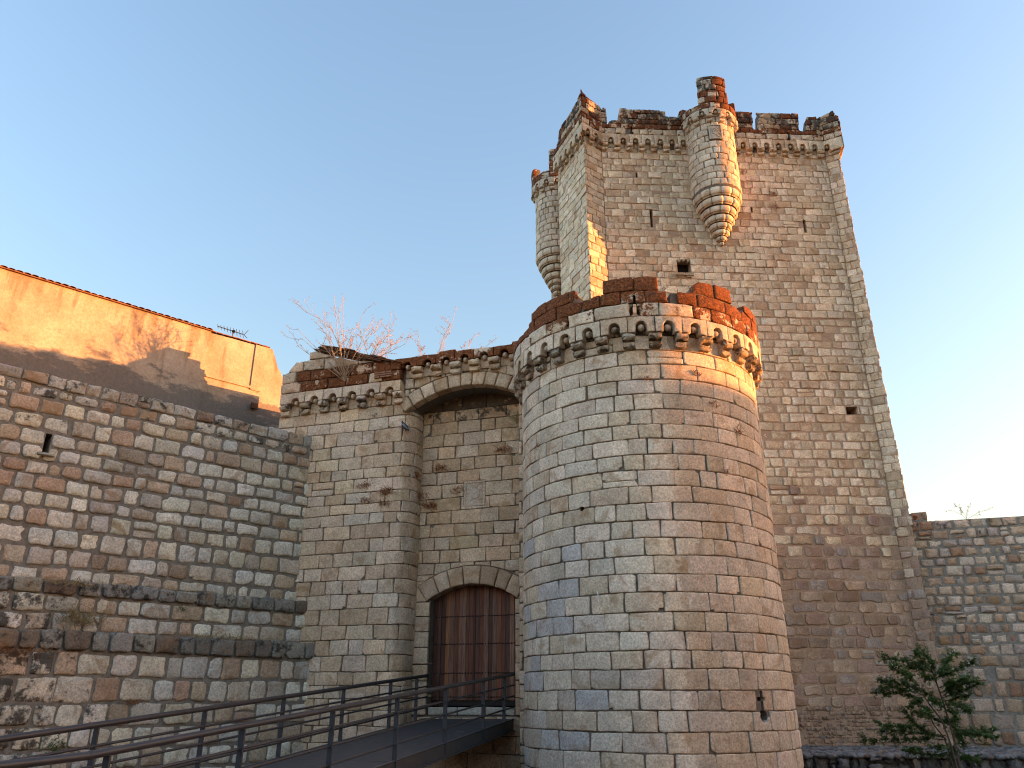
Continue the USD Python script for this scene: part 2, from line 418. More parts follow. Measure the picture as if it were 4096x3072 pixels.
# ------------------------------------------------------------------ materials
def stone_material(name, bump=0.014):
    usdkit.material(stage, '/World/Looks/' + name, {
        'geo': ('geometry', {}), 'tone': ('attribute', {'attribute': 'tone'}), 'wear': ('attribute', {'attribute': 'wear'}), 'rnd': ('attribute', {'attribute': 'rnd'}),
        'off': ('mix', {'mix_type': 'multiply', 'fac': 1.0, 'color2': (37.0, 53.0, 41.0)}), 'pos': ('mix', {'mix_type': 'add', 'fac': 1.0}),
        'w': ('separate_color', {}), 'r': ('separate_color', {}),
        'n1': ('noise_texture', {'scale': 2.2, 'detail': 4.0, 'roughness': 0.6}),
        'n2': ('noise_texture', {'scale': 20.0, 'detail': 5.0, 'roughness': 0.75}),
        'n3': ('noise_texture', {'scale': 60.0, 'detail': 2.0, 'roughness': 0.6}),
        'n4': ('noise_texture', {'scale': 1.4, 'detail': 5.0, 'roughness': 0.65, 'distortion': 1.0}),
        'n5': ('noise_texture', {'scale': 3.1, 'detail': 7.0, 'roughness': 0.72}),
        'n6': ('noise_texture', {'scale': 4.0, 'detail': 6.0, 'roughness': 0.7}),
        'm1': ('map_range', {'from_min': 0.3, 'from_max': 0.7, 'to_min': 0.82, 'to_max': 1.16}),
        'm2': ('map_range', {'from_min': 0.3, 'from_max': 0.7, 'to_min': 0.58, 'to_max': 1.44}),
        'm3': ('map_range', {'from_min': 0.3, 'from_max': 0.7, 'to_min': 0.84, 'to_max': 1.16}),
        'a': ('math', {'math_type': 'multiply'}), 'b': ('math', {'math_type': 'multiply'}),
        'c0': ('mix', {'mix_type': 'multiply', 'fac': 1.0}),
        'ochm': ('map_range', {'range_type': 'smoothstep', 'from_min': 0.53, 'from_max': 0.66, 'to_min': 0.0, 'to_max': 0.55}),
        'och': ('mix', {'color2': (0.30, 0.17, 0.075)}),
        'la': ('math', {'math_type': 'multiply_add', 'value2': 0.62, 'value3': -0.31}), 'lb': ('math', {'math_type': 'add'}),
        'lm': ('map_range', {'range_type': 'smoothstep', 'from_min': 0.49, 'from_max': 0.56}),
        'lcol': ('rgb_ramp', {'ramp': [(0.30, (0.035, 0.018, 0.012)), (0.46, (0.105, 0.037, 0.016)), (0.57, (0.215, 0.072, 0.024)), (0.65, (0.30, 0.115, 0.04)), (0.70, (0.36, 0.29, 0.23))]}),
        'lich': ('mix', {}),
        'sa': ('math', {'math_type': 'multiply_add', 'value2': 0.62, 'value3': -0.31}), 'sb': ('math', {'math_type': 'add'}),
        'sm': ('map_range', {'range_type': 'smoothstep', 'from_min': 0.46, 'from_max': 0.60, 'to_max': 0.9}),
        'soot_shade': ('mix', {'color2': (0.045, 0.040, 0.034)}),  # sooty crust; also carries painted shade in niches and under the great arch
        'h': ('math', {'math_type': 'multiply_add', 'value2': 0.35}),
        'h2': ('math', {'math_type': 'multiply_add', 'value2': 0.5}),
        'bump': ('bump', {'strength': 1.0, 'distance': bump}),
        'p': ('principled_bsdf', {'roughness': 0.92, 'specular_ior_level': 0.15}),
    }, [
        ('rnd.color', 'off.color1'), ('geo.position', 'pos.color1'), ('off.color', 'pos.color2'), ('wear.color', 'w.color'), ('rnd.color', 'r.color'),
        ('pos.color', 'n1.vector'), ('pos.color', 'n2.vector'), ('pos.color', 'n3.vector'), ('pos.color', 'n4.vector'), ('geo.position', 'n5.vector'), ('geo.position', 'n6.vector'),
        ('n1.fac', 'm1.value'), ('n2.fac', 'm2.value'), ('n3.fac', 'm3.value'), ('m1.result', 'a.value1'), ('m2.result', 'a.value2'), ('a.value', 'b.value1'), ('m3.result', 'b.value2'),
        ('tone.color', 'c0.color1'), ('b.value', 'c0.color2'),
        ('n4.fac', 'ochm.value'), ('ochm.result', 'och.fac'), ('c0.color', 'och.color1'),
        ('w.r', 'la.value1'), ('la.value', 'lb.value1'), ('n5.fac', 'lb.value2'), ('lb.value', 'lm.value'), ('lm.result', 'lich.fac'), ('och.color', 'lich.color1'), ('n2.fac', 'lcol.fac'), ('lcol.color', 'lich.color2'),
        ('w.g', 'sa.value1'), ('sa.value', 'sb.value1'), ('n6.fac', 'sb.value2'), ('sb.value', 'sm.value'), ('sm.result', 'soot_shade.fac'), ('lich.color', 'soot_shade.color1'),
        ('soot_shade.color', 'p.base_color'),
        ('n3.fac', 'h.value1'), ('n2.fac', 'h.value3'), ('n1.fac', 'h2.value1'), ('h.value', 'h2.value3'), ('h2.value', 'bump.height'), ('bump.normal', 'p.normal'),
    ], surface='p.BSDF')

def plain_material(name, c1, c2, scale=8.0, rough=0.9, bump=0.01, spec=0.2, detail=5.0, stretch=(1, 1, 1), metallic=0.0):
    usdkit.material(stage, '/World/Looks/' + name, {
        'geo': ('geometry', {}), 'map': ('mapping', {'scale': stretch}),
        'n': ('noise_texture', {'scale': scale, 'detail': detail, 'roughness': 0.65}), 'n2': ('noise_texture', {'scale': scale * 6, 'detail': 3.0}),
        'm': ('rgb_ramp', {'ramp': [(0.3, c1), (0.7, c2)]}),
        'h': ('math', {'math_type': 'multiply_add', 'value2': 0.5}),
        'b': ('bump', {'strength': 1.0, 'distance': bump}), 'p': ('principled_bsdf', {'roughness': rough, 'specular_ior_level': spec, 'metallic': metallic})},
        [('geo.position', 'map.vector'), ('map.vector', 'n.vector'), ('map.vector', 'n2.vector'), ('n.fac', 'm.fac'), ('m.color', 'p.base_color'), ('n2.fac', 'h.value1'), ('n.fac', 'h.value3'), ('h.value', 'b.height'), ('b.normal', 'p.normal')],
        surface='p.BSDF')

stone_material('stone')
plain_material('mortar_dark', (0.10, 0.082, 0.062), (0.20, 0.165, 0.13), 9.0, bump=0.02)
plain_material('mortar_grey', (0.15, 0.13, 0.105), (0.29, 0.26, 0.215), 9.0, bump=0.02)
plain_material('mortar_tan', (0.33, 0.215, 0.14), (0.47, 0.335, 0.235), 7.0, bump=0.02)
plain_material('dirt', (0.045, 0.040, 0.030), (0.09, 0.078, 0.06), 1.5, bump=0.03)
plain_material('steel', (0.020, 0.022, 0.026), (0.034, 0.037, 0.042), 6.0, rough=0.42, bump=0.0015, spec=0.5)
plain_material('deck_steel', (0.020, 0.021, 0.024), (0.045, 0.045, 0.047), 5.0, rough=0.6, bump=0.003, spec=0.4)
plain_material('iron', (0.012, 0.010, 0.009), (0.03, 0.022, 0.018), 20.0, rough=0.6, bump=0.002)
plain_material('slate', (0.055, 0.035, 0.025), (0.20, 0.085, 0.04), 5.0, bump=0.01)
plain_material('clay', (0.16, 0.07, 0.04), (0.32, 0.16, 0.09), 6.0, bump=0.006)
plain_material('straw', (0.36, 0.26, 0.17), (0.54, 0.42, 0.29), 6.0, bump=0.0)
plain_material('dry_weed', (0.22, 0.09, 0.04), (0.38, 0.19, 0.09), 9.0, bump=0.0)
plain_material('dry_grass', (0.25, 0.19, 0.09), (0.42, 0.33, 0.17), 9.0, bump=0.0)
plain_material('bark', (0.06, 0.045, 0.035), (0.13, 0.10, 0.075), 25.0, bump=0.005)
plain_material('far_wall', (0.25, 0.19, 0.13), (0.42, 0.33, 0.24), 2.0, bump=0.01)
plain_material('aluminium', (0.10, 0.10, 0.10), (0.22, 0.22, 0.22), 5.0, rough=0.4, bump=0.0, metallic=0.6)
plain_material('petal', (0.6, 0.58, 0.56), (0.75, 0.73, 0.72), 9.0, bump=0.0)
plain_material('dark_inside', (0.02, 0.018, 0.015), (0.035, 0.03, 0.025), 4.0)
plain_material('pigeon_dark', (0.03, 0.032, 0.038), (0.06, 0.062, 0.07), 20.0, rough=0.6, bump=0.002)
plain_material('pigeon_grey', (0.16, 0.17, 0.19), (0.24, 0.25, 0.27), 20.0, rough=0.7, bump=0.002)
usdkit.material(stage, '/World/Looks/leaf', {
    'o': ('geometry', {}), 'r': ('rgb_ramp', {'ramp': [(0, (0.07, 0.14, 0.035)), (0.6, (0.13, 0.23, 0.055)), (1, (0.26, 0.34, 0.095))]}),
    'p': ('principled_bsdf', {'roughness': 0.5, 'specular_ior_level': 0.4}), 't': ('translucent_bsdf', {}), 'm': ('mix_closure', {'fac': 0.3})},
    [('o.random_per_island', 'r.fac'), ('r.color', 'p.base_color'), ('r.color', 't.color'), ('p.BSDF', 'm.closure1'), ('t.BSDF', 'm.closure2')], surface='m.closure')
# render of the old house: ochre coat, washed streaks below the eave, mould low down
usdkit.material(stage, '/World/Looks/plaster', {
    'geo': ('geometry', {}), 'st': ('mapping', {'scale': (1.7, 1.7, 0.22)}), 'st2': ('mapping', {'scale': (0.45, 0.45, 1.1)}),
    'n1': ('noise_texture', {'scale': 0.9, 'detail': 6.0, 'roughness': 0.62}), 'n2': ('noise_texture', {'scale': 12.0, 'detail': 5.0, 'roughness': 0.7}),
    'n3': ('noise_texture', {'scale': 1.6, 'detail': 5.0, 'roughness': 0.6}), 'n4': ('noise_texture', {'scale': 1.5, 'detail': 7.0, 'roughness': 0.7}),
    'c': ('rgb_ramp', {'ramp': [(0.3, (0.30, 0.235, 0.17)), (0.5, (0.40, 0.325, 0.245)), (0.7, (0.46, 0.40, 0.32))]}),
    'xyz': ('separate_xyz', {}),
    'low': ('map_range', {'from_min': 11.3, 'from_max': 9.3, 'to_min': -0.22, 'to_max': 0.16, 'clamp': True}), 'la': ('math', {'math_type': 'add'}),
    'lm': ('map_range', {'range_type': 'smoothstep', 'from_min': 0.50, 'from_max': 0.59, 'to_max': 0.85}), 'mould': ('mix', {'color2': (0.16, 0.148, 0.135)}),
    'top': ('map_range', {'from_min': 10.6, 'from_max': 12.0, 'to_min': -0.05, 'to_max': 0.07, 'clamp': True}), 'ta': ('math', {'math_type': 'add'}),
    'tm': ('map_range', {'range_type': 'smoothstep', 'from_min': 0.53, 'from_max': 0.68, 'to_max': 0.55}), 'streak': ('mix', {'color2': (0.17, 0.115, 0.07)}),
    'g': ('map_range', {'from_min': 0.3, 'from_max': 0.7, 'to_min': 0.82, 'to_max': 1.16}), 'gg': ('mix', {'mix_type': 'multiply', 'fac': 1.0}),
    'h': ('math', {'math_type': 'multiply_add', 'value2': 1.5}), 'b': ('bump', {'strength': 1.0, 'distance': 0.012}), 'p': ('principled_bsdf', {'roughness': 0.95, 'specular_ior_level': 0.1})},
    [('geo.position', 'st.vector'), ('geo.position', 'st2.vector'), ('geo.position', 'n1.vector'), ('geo.position', 'n2.vector'), ('st.vector', 'n3.vector'), ('st2.vector', 'n4.vector'),
     ('n1.fac', 'c.fac'), ('geo.position', 'xyz.vector'), ('xyz.z', 'low.value'), ('low.result', 'la.value1'), ('n4.fac', 'la.value2'), ('la.value', 'lm.value'),
     ('xyz.z', 'top.value'), ('top.result', 'ta.value1'), ('n3.fac', 'ta.value2'), ('ta.value', 'tm.value'),
     ('c.color', 'streak.color1'), ('tm.result', 'streak.fac'), ('streak.color', 'mould.color1'), ('lm.result', 'mould.fac'),
     ('n2.fac', 'g.value'), ('mould.color', 'gg.color1'), ('g.result', 'gg.color2'), ('gg.color', 'p.base_color'),
     ('n1.fac', 'h.value1'), ('n2.fac', 'h.value3'), ('h.value', 'b.height'), ('b.normal', 'p.normal')], surface='p.BSDF')
# weathered door planks: long vertical grain, tone per plank
usdkit.material(stage, '/World/Looks/plank_wood', {
    'geo': ('geometry', {}), 'tone': ('attribute', {'attribute': 'tone'}), 'rnd': ('attribute', {'attribute': 'rnd'}),
    'off': ('mix', {'mix_type': 'multiply', 'fac': 1.0, 'color2': (37.0, 53.0, 41.0)}), 'pos': ('mix', {'mix_type': 'add', 'fac': 1.0}),
    'mp': ('mapping', {'scale': (16.0, 16.0, 0.7)}), 'mp2': ('mapping', {'scale': (5.0, 5.0, 0.5)}),
    'n1': ('noise_texture', {'scale': 2.5, 'detail': 6.0, 'roughness': 0.65, 'distortion': 0.6}), 'n2': ('noise_texture', {'scale': 1.3, 'detail': 4.0}),
    'm1': ('map_range', {'from_min': 0.3, 'from_max': 0.7, 'to_min': 0.35, 'to_max': 1.7}), 'c': ('mix', {'mix_type': 'multiply', 'fac': 1.0}),
    'gm': ('map_range', {'range_type': 'smoothstep', 'from_min': 0.60, 'from_max': 0.74, 'to_max': 0.32}), 'grey': ('mix', {'color2': (0.17, 0.11, 0.08)}),
    'b': ('bump', {'strength': 1.0, 'distance': 0.004}), 'p': ('principled_bsdf', {'roughness': 0.6, 'specular_ior_level': 0.3})},
    [('rnd.color', 'off.color1'), ('geo.position', 'pos.color1'), ('off.color', 'pos.color2'), ('pos.color', 'mp.vector'), ('pos.color', 'mp2.vector'), ('mp.vector', 'n1.vector'), ('mp2.vector', 'n2.vector'),
     ('n1.fac', 'm1.value'), ('tone.color', 'c.color1'), ('m1.result', 'c.color2'), ('n2.fac', 'gm.value'), ('c.color', 'grey.color1'), ('gm.result', 'grey.fac'), ('grey.color', 'p.base_color'),
     ('n1.fac', 'b.height'), ('b.normal', 'p.normal')], surface='p.BSDF')

# ------------------------------------------------------------------ ground and what stands out of the frame
def ground():
    xs = np.concatenate([[-6000, -1500, -400, -150, -80], np.arange(-50, 51, 2.0), [80, 150, 400, 1500, 6000]])
    ys = np.concatenate([[-6000, -1500, -400, -150, -60], np.arange(-30, 61, 2.0), [80, 150, 400, 1500, 6000]])
    X, Y = np.meshgrid(xs, ys, indexing='ij')
    edge = np.clip((Y - 9.5 + 0.25 * X) / 4.0, 0, 1); edge = edge * edge * (3 - 2 * edge)
    inner = (np.abs(X) < 60) & (np.abs(Y) < 70)
    Z = np.where(inner, -1.25 - 1.35 * edge, -2.0) + 0.10 * (meshkit.noise(np.stack([X * 0.3, Y * 0.3, X * 0], -1)) - 0.5)
    n, m = X.shape
    v = np.stack([X, Y, Z], -1).reshape(-1, 3)
    i, j = np.meshgrid(np.arange(n - 1), np.arange(m - 1), indexing='ij'); a = (i * m + j).ravel()
    f = np.vstack([np.column_stack([a, a + m, a + m + 1]), np.column_stack([a, a + m + 1, a + 1])])
    put('/World', 'ground', v, f, 'dirt', True, kind='structure')
ground()

def town_row():
    """long low row of old houses far to the right, outside the frame, behind which the sun is going down"""
    t = thing('house_row', 'long low row of pale houses across the street on the right, outside the frame', 'building')
    hs = [(9, 15, 9.7), (15, 36, 9.35), (36, 62, 9.1)]
    for a, b, h in hs:
        prof = Polygon([(0, -2.2), (9, -2.2), (9, h - 2.0), (4.5, h), (0, h - 2.0)])
        m = trimesh.creation.extrude_polygon(prof, b - a - 0.02, engine='earcut'); v = np.array(m.vertices)
        put(t, 'house_body', np.column_stack([50 + v[:, 0], a + v[:, 2], v[:, 1]]), np.array(m.faces)[:, ::-1], 'far_wall')
        for y in np.arange(a + 2, b - 1.5, 3.2):
            for z in (0.3, 3.3):
                put(t, 'window', *boxvf((0.10, 1.1, 1.6), (49.97, y, z + 0.8)), 'dark_inside')
town_row()

def bounce_row():
    """houses added behind and left of the viewer, turned to bounce warm sun onto the castle"""
    t = thing('house_row', 'row of pale houses added behind the viewer to bounce warm sun, outside the frame', 'building')
    S = Plane((6, -34), 40 - 90)
    x = 0.0
    for w, h in [(8, 13.4), (7, 12.2), (9, 14.5), (8, 13.0), (7, 14.0), (9, 12.6), (8, 13.8)]:
        prof = Polygon([(0, -2.2), (9, -2.2), (9, h - 2.0), (4.5, h), (0, h - 2.0)])
        m = trimesh.creation.extrude_polygon(prof, w - 0.02, engine='earcut'); v = np.array(m.vertices)
        put(t, 'house_body', S.map(x + v[:, 2], v[:, 1], -v[:, 0]), np.array(m.faces), 'far_wall')
        for a in np.arange(x + 1.6, x + w - 1, 2.6):
            for z in (0.3, 3.6): put(t, 'window', *slab(box(a - 0.5, z, a + 0.5, z + 1.6), S, 0.03, -0.1), 'dark_inside')
        x += w
bounce_row()

def added_trees():
    """dense evergreens added unseen behind and left of the viewer to darken the low walls"""
    rng = np.random.default_rng(7)
    mb, tk = MB(), MB()
    base = trimesh.creation.icosphere(subdivisions=3).vertices; F = trimesh.creation.icosphere(subdivisions=3).faces
    spots = [(-30, 12), (-28, 7), (-25, 2), (-21, -3), (-16, -7), (-11, -9), (-6, -10), (-1, -10.5), (4, -10), (9, -9.5), (14, -8), (19, -7), (24, -4)]
    for x, y in spots:
        h = rng.uniform(6.8, 8.6)
        tk.add(*tube(np.array([(x, y, -1.4), (x, y, 3.0)]), np.array([0.25, 0.16]), 8))
        for k in range(5):
            c = np.array([x, y, 0]) + rng.normal(0, 0.9, 3) * (1, 1, 0) + (0, 0, h * rng.uniform(0.25, 0.78))
            v = base * rng.uniform(1.8, 2.7) * (1, 1, 1.1)
            v = v * (0.75 + 0.5 * meshkit.fbm(base * 3.5 + rng.random(3) * 50, 4))[:, None]
            mb.add(v + c, F)
    p = put('/World', 'added_trees', *mb.get(), 'leaf', True, kind='stuff', label='dense dark evergreens added behind the viewer to darken the low walls, outside the frame', category='trees')
    p = put('/World', 'added_trunks', *tk.get(), 'bark', True, kind='stuff', label='trunks of the added evergreens behind the viewer', category='trees')
added_trees()

# ------------------------------------------------------------------ tones
T_TOWER = palette([(0.547, 0.441, 0.329), (0.602, 0.493, 0.371), (0.506, 0.417, 0.323), (0.574, 0.435, 0.299), (0.547, 0.461, 0.365), (0.506, 0.391, 0.270), (0.628, 0.512, 0.389)], 0.06, 0.75)
T_GATE = palette([(0.570, 0.435, 0.306), (0.611, 0.467, 0.331), (0.529, 0.423, 0.319), (0.489, 0.360, 0.241), (0.556, 0.454, 0.355), (0.597, 0.428, 0.283), (0.461, 0.321, 0.205)], 0.07, 0.7)
T_CURT = palette([(0.66, 0.605, 0.49), (0.62, 0.58, 0.48), (0.56, 0.535, 0.475), (0.66, 0.59, 0.45), (0.65, 0.605, 0.50), (0.63, 0.575, 0.46), (0.48, 0.375, 0.265), (0.54, 0.46, 0.36), (0.45, 0.325, 0.23), (0.47, 0.43, 0.36), (0.65, 0.61, 0.53), (0.52, 0.40, 0.29)], 0.09)
T_KEEP = palette([(0.632, 0.495, 0.344), (0.663, 0.525, 0.372), (0.592, 0.460, 0.316), (0.571, 0.430, 0.288), (0.643, 0.520, 0.381), (0.520, 0.370, 0.242), (0.612, 0.500, 0.372)], 0.08)
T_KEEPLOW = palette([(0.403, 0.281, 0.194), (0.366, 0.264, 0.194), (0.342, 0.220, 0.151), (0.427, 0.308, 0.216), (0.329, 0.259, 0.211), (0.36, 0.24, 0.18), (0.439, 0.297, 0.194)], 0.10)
T_RIGHT = palette([(0.505, 0.414, 0.318), (0.439, 0.342, 0.248), (0.373, 0.264, 0.178), (0.571, 0.486, 0.396), (0.418, 0.358, 0.307), (0.351, 0.228, 0.154), (0.473, 0.372, 0.268)], 0.11)
tn = lambda pal: (lambda s, z, rng: pal(rng))
nw = lambda s, z, rng: (0.05 * rng.random(), 0.10 * rng.random() ** 2, 0)

# ------------------------------------------------------------------ round tower
def round_tower():
    rng = np.random.default_rng(11)
    C, R = (3.5, 20.3), 3.2
    t = thing('round_tower', 'big round granite tower right of the gate with a ruined orange battlement', 'tower')
    S = Cyl(C, R)
    deg = S.s
    zs = [-2.6, -2.2, -1.8, -1.38, -0.97, -0.56, -0.17, 0.23, 0.63, 1.04, 1.40, 1.79, 2.18, 2.59, 2.99, 3.38, 3.76, 4.16, 4.56, 4.94, 5.33, 5.70, 6.07, 6.43, 6.80, 7.19, 7.57, 7.96, 8.33, 8.74, 9.1]
    loop = unary_union([Point(deg(34.2), 0.13).buffer(0.13, quad_segs=3), box(deg(33.6), 0.13, deg(35.0), 0.62), box(deg(31.9), 0.42, deg(36), 0.50)])
    putlog = [box(deg(d) - 0.05, z, deg(d) + 0.05, z + 0.09) for d, z in ((-39.2, 0.37), (-39.3, 0.0), (-49, 4.45), (-36, 4.50), (12, 4.44), (29, 4.38), (-15.5, 6.12), (50, 0.9))]
    holes = unary_union([loop] + putlog)
    area = box(deg(-125), -2.6, deg(125), 9.1).difference(holes)
    def tone(s, z, r):
        c = T_TOWER(r); d = math.degrees(s / R)
        if d < -33 and z < 4.3 and r.random() < 0.25: c = np.array((0.50, 0.45, 0.40)) * r.uniform(0.85, 1.1)
        if z < 1.2: c = c * 0.93
        return c
    def wear(s, z, r): return (0.08 * r.random() + (0.14 if z > 8.3 else 0), 0.12 * r.random() ** 2 + (0.18 if z < -0.6 else 0) + (0.55 if z > 8.72 else 0.12 if z > 8.3 else 0), 0)  # top term paints sooty grime and the depth shade of the niches
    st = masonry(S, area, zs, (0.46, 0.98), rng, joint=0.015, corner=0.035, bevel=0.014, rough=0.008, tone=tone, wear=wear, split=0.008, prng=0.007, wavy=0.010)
    put(t, 'wall_core', *slab(box(deg(-180), -2.6, deg(180), 9.3).difference(holes), S, -0.03, -0.7), 'mortar_dark')
    # parapet on corbels
    P = 0.25; SP = Cyl(C, R + P)
    q = lambda d: math.radians(d) * (R + P)
    balls = [-106.5, -95.4, -84.3, -73.3, -62.2, -50.8, -39.3, -28.3, -16.9, -5.9, 5.3, 16.7, 27.9, 39.4, 50.6, 62, 73.2, 84.4, 95.6]
    top = [(-180, 9.85), (-120, 9.85), (-120, 10.15), (-92, 10.15), (-91, 9.70), (-68.5, 9.68), (-61.6, 9.72), (-61.4, 10.08), (-54.7, 10.16), (-39, 10.20), (-34, 10.18), (-33.4, 9.81), (-26.2, 9.78), (-25.2, 9.83), (-20.9, 9.87), (-20.6, 10.24), (2.2, 10.24), (2.3, 9.87), (5.5, 9.87), (5.8, 9.55), (6.7, 9.55), (7.0, 9.83), (17.4, 9.86), (18.3, 10.12), (21, 10.24), (38.4, 10.28), (38.8, 9.86), (46, 9.80), (48, 9.82), (49.0, 10.06), (55, 10.14), (76, 10.14), (77, 10.12), (86, 10.12), (86.5, 10.48), (104, 10.48), (104.5, 10.12), (128, 10.12), (128, 10.15), (150, 10.15), (150, 9.85), (180, 9.85)]  # hidden right side raised higher so its shadow reaches up the house
    out = Polygon([(q(-180), 8.72)] + [(q(a), z) for a, z in top] + [(q(180), 8.72)])
    nich = unary_union([niche(q(b), 8.88, 0.135, 0.5) for b in balls])
    key = unary_union([Point(q(-7.8), 9.30).buffer(0.14, quad_segs=4), box(q(-7.8) - 0.03, 9.3, q(-7.8) + 0.03, 9.72)])
    key2 = Point(q(-60.5), 9.28).buffer(0.085, quad_segs=3)
    out2 = out.difference(unary_union([nich, key, key2]))
    def ptone(s, z, r): return T_TOWER(r) * (0.92 if z < 9.5 else 0.85)
    def pwear(s, z, r):
        d = math.degrees(s / (R + P))
        hi = 0.95 if z > 9.83 else (0.90 if z > 9.52 else (0.40 if z > 9.15 else 0.12))
        if d > 30 and z > 9.15: hi = max(hi, 0.62)
        if -35 < d < -27 and z < 10: hi *= 0.6
        return (float(np.clip(hi + r.normal(0, 0.10), 0, 1)), 0.16 + 0.26 * r.random(), 0)
    zz = [8.72, 9.14, 9.50, 9.85, 10.3, 10.6]
    mids = [q(-112)] + [(q(a) + q(b)) / 2 for a, b in zip(balls[:-1], balls[1:])] + [q(101)]
    st += arch_course(SP, mids, [q(b) for b in balls], 8.88, 0.135, 8.72, 9.14, rng, ptone, pwear, 0.0)
    st += masonry(SP, out2.intersection(box(q(-120), 9.14, q(120), 20)), zz[1:], (0.5, 0.95), rng, joint=0.012, corner=0.035, bevel=0.018, rough=0.014, tone=ptone, wear=pwear, split=0, prng=0.016, back=0.20, jit=0.011, chip=0.5)
    lay(t, st)
    put(t, 'parapet_core', *slab(out.difference(unary_union([nich.buffer(0.0), key, key2])).buffer(-0.025), SP, -0.05, -0.52), 'mortar_dark')
    for i, b in enumerate(balls):
        ball(t, S, math.radians(b) * R, 8.87, 0.13, 0.086, rng, T_TOWER(rng) * 0.72, (0.1, 0.40, 0))
        m = b + 5.6
        corbel(t, S, math.radians(m) * R, 8.37, rng, T_TOWER(rng) * 0.72, (0.15, 0.45 + 0.1 * rng.random(), 0), w=0.29, scale=0.93)
    # walk behind the parapet, and the low gabled stair hood that stands at its rear
    v, f = slab(box(deg(-180), 9.0, deg(180), 9.05), Cyl(C, R - 0.2), 0.0, -2.9)
    put(t, 'walk', v, f, 'mortar_dark')
round_tower()

# ------------------------------------------------------------------ gatehouse
G0, D0, GAZ = (-1.30, 21.51), (-1.06, 22.27), 107.5
def gatehouse():
    rng = np.random.default_rng(21)
    t = thing('gatehouse', 'tall granite gate wall with a deep arched recess left of the round tower', 'gatehouse')
    G, W = Plane(G0, GAZ), Path(G0, GAZ, -2.2, 0.45, 90)
    D = Plane(D0, GAZ)
    cz, cs, Ri, Ro = 5.88, -0.08, 3.32, 3.74
    disc = lambda r: Point(cs, cz).buffer(r, quad_segs=32)
    end = -1.143
    # left wall, turning by a round corner into the recess
    zs = [-2.6, -2.2, -1.8, -1.4, -1.0, -0.6, -0.2, 0.2, 0.48, 0.80, 1.16, 1.58, 1.98, 2.38, 2.82, 3.21, 3.61, 4.0, 4.39, 4.79, 5.19, 5.52, 5.83, 6.16, 6.57, 6.90, 7.29, 7.66, 8.11, 8.48, 8.86, 9.22, 9.5]
    ph = [box(-2.75, 1.62, -2.6, 1.86)]
    left = unary_union([box(-6.5, -2.6, -2.12, 9.5), box(-2.2, -2.6, end, 8.6)]).difference(unary_union(ph))
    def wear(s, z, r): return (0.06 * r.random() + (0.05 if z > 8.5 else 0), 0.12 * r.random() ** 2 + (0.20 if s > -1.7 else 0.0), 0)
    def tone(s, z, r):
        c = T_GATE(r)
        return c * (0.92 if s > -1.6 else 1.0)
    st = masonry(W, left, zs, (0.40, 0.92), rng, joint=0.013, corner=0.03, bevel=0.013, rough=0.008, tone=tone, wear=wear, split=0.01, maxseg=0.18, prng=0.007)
    # narrow strip right of the recess
    st += masonry(G, box(1.56, -2.6, 2.5, 8.9), zs, (0.3, 0.62), rng, joint=0.018, tone=tn(T_GATE), wear=nw, back=0.5)
    # wall above the great arch
    upper = box(-2.1, 8.6, 2.6, 10.05).difference(disc(Ro + 0.01)).difference(box(-1.75, 0, 1.56, 8.8))
    st += masonry(G, upper, [8.6, 8.95, 9.3, 9.66, 10.05], (0.45, 0.85), rng, joint=0.018, tone=tn(T_GATE), wear=nw, proud=0.03)
    # voussoirs of the great arch
    lim = math.asin(1.88 / Ri); k = 11
    e = np.linspace(-lim - 0.03, lim + 0.03, k + 1) + np.concatenate([[0], rng.normal(0, 0.008, k - 1), [0]])
    P = lambda a, r: (cs + r * math.sin(a), cz + r * math.cos(a))
    for a, b in zip(e[:-1], e[1:]):
        g = 0.0015
        q = Polygon([P(a + g, Ri), P((a + b) / 2, Ri), P(b - g, Ri), P(b - g, Ro), P((a + b) / 2, Ro), P(a + g, Ro)])
        st.append(one_stone(q, G, rng, T_GATE(rng) * 0.93, (0.06, 0.18 + 0.15 * rng.random(), 0), proud=0.06, back=0.30, bevel=0.035, rough=0.008, corner=0.012))
    # wall at the back of the recess with the door arch
    dz, ds, di, do = 1.17, -0.07, 2.31, 2.83
    door = unary_union([box(-1.33, 0.06, 1.20, 3.12), Point(ds, dz).buffer(di, quad_segs=32).intersection(box(-1.33, 3.0, 1.20, 9))])
    panel = box(-0.38, 5.71, 0.28, 6.46)
    hole = Polygon([(-1.62, 7.84), (-1.31, 7.82), (-1.30, 7.66), (-1.48, 7.62)])
    dring = Point(ds, dz).buffer(do, quad_segs=32).intersection(box(-1.76, 3.02, 1.62, 9))
    back = box(-1.80, -2.6, 1.75, 9.3).difference(unary_union([door, box(-1.9, 0.07, -1.32, 3.04), box(1.19, 0.07, 1.9, 3.04), box(-1.9, 3.0, -1.2, 3.62), box(1.1, 3.0, 1.9, 3.56), panel.buffer(0.006), dring, hole]))
    zr = [-2.6, -2.2, -1.75, -1.3, -0.85, -0.42, 0.03, 0.30, 0.72, 1.10, 1.50, 1.93, 2.35, 2.75, 3.10, 3.42, 3.78, 4.10, 4.48, 4.84, 5.22, 5.62, 5.99, 6.42, 6.82, 7.2, 7.60, 8.0, 8.38, 8.76, 9.3]
    rw = lambda s, z, r: (0.10 * r.random() + 0.06, 0.10 * r.random() ** 2 + max(0, (z - 8.0) * 0.75), 0)  # sooty towards the top, also standing in for shade under the arch
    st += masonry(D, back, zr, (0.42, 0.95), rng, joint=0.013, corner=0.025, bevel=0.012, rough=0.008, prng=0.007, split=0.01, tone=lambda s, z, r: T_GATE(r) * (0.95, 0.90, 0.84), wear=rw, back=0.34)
    jz = [0.07, 0.50, 0.93, 1.36, 1.80, 2.22, 2.63, 3.03]
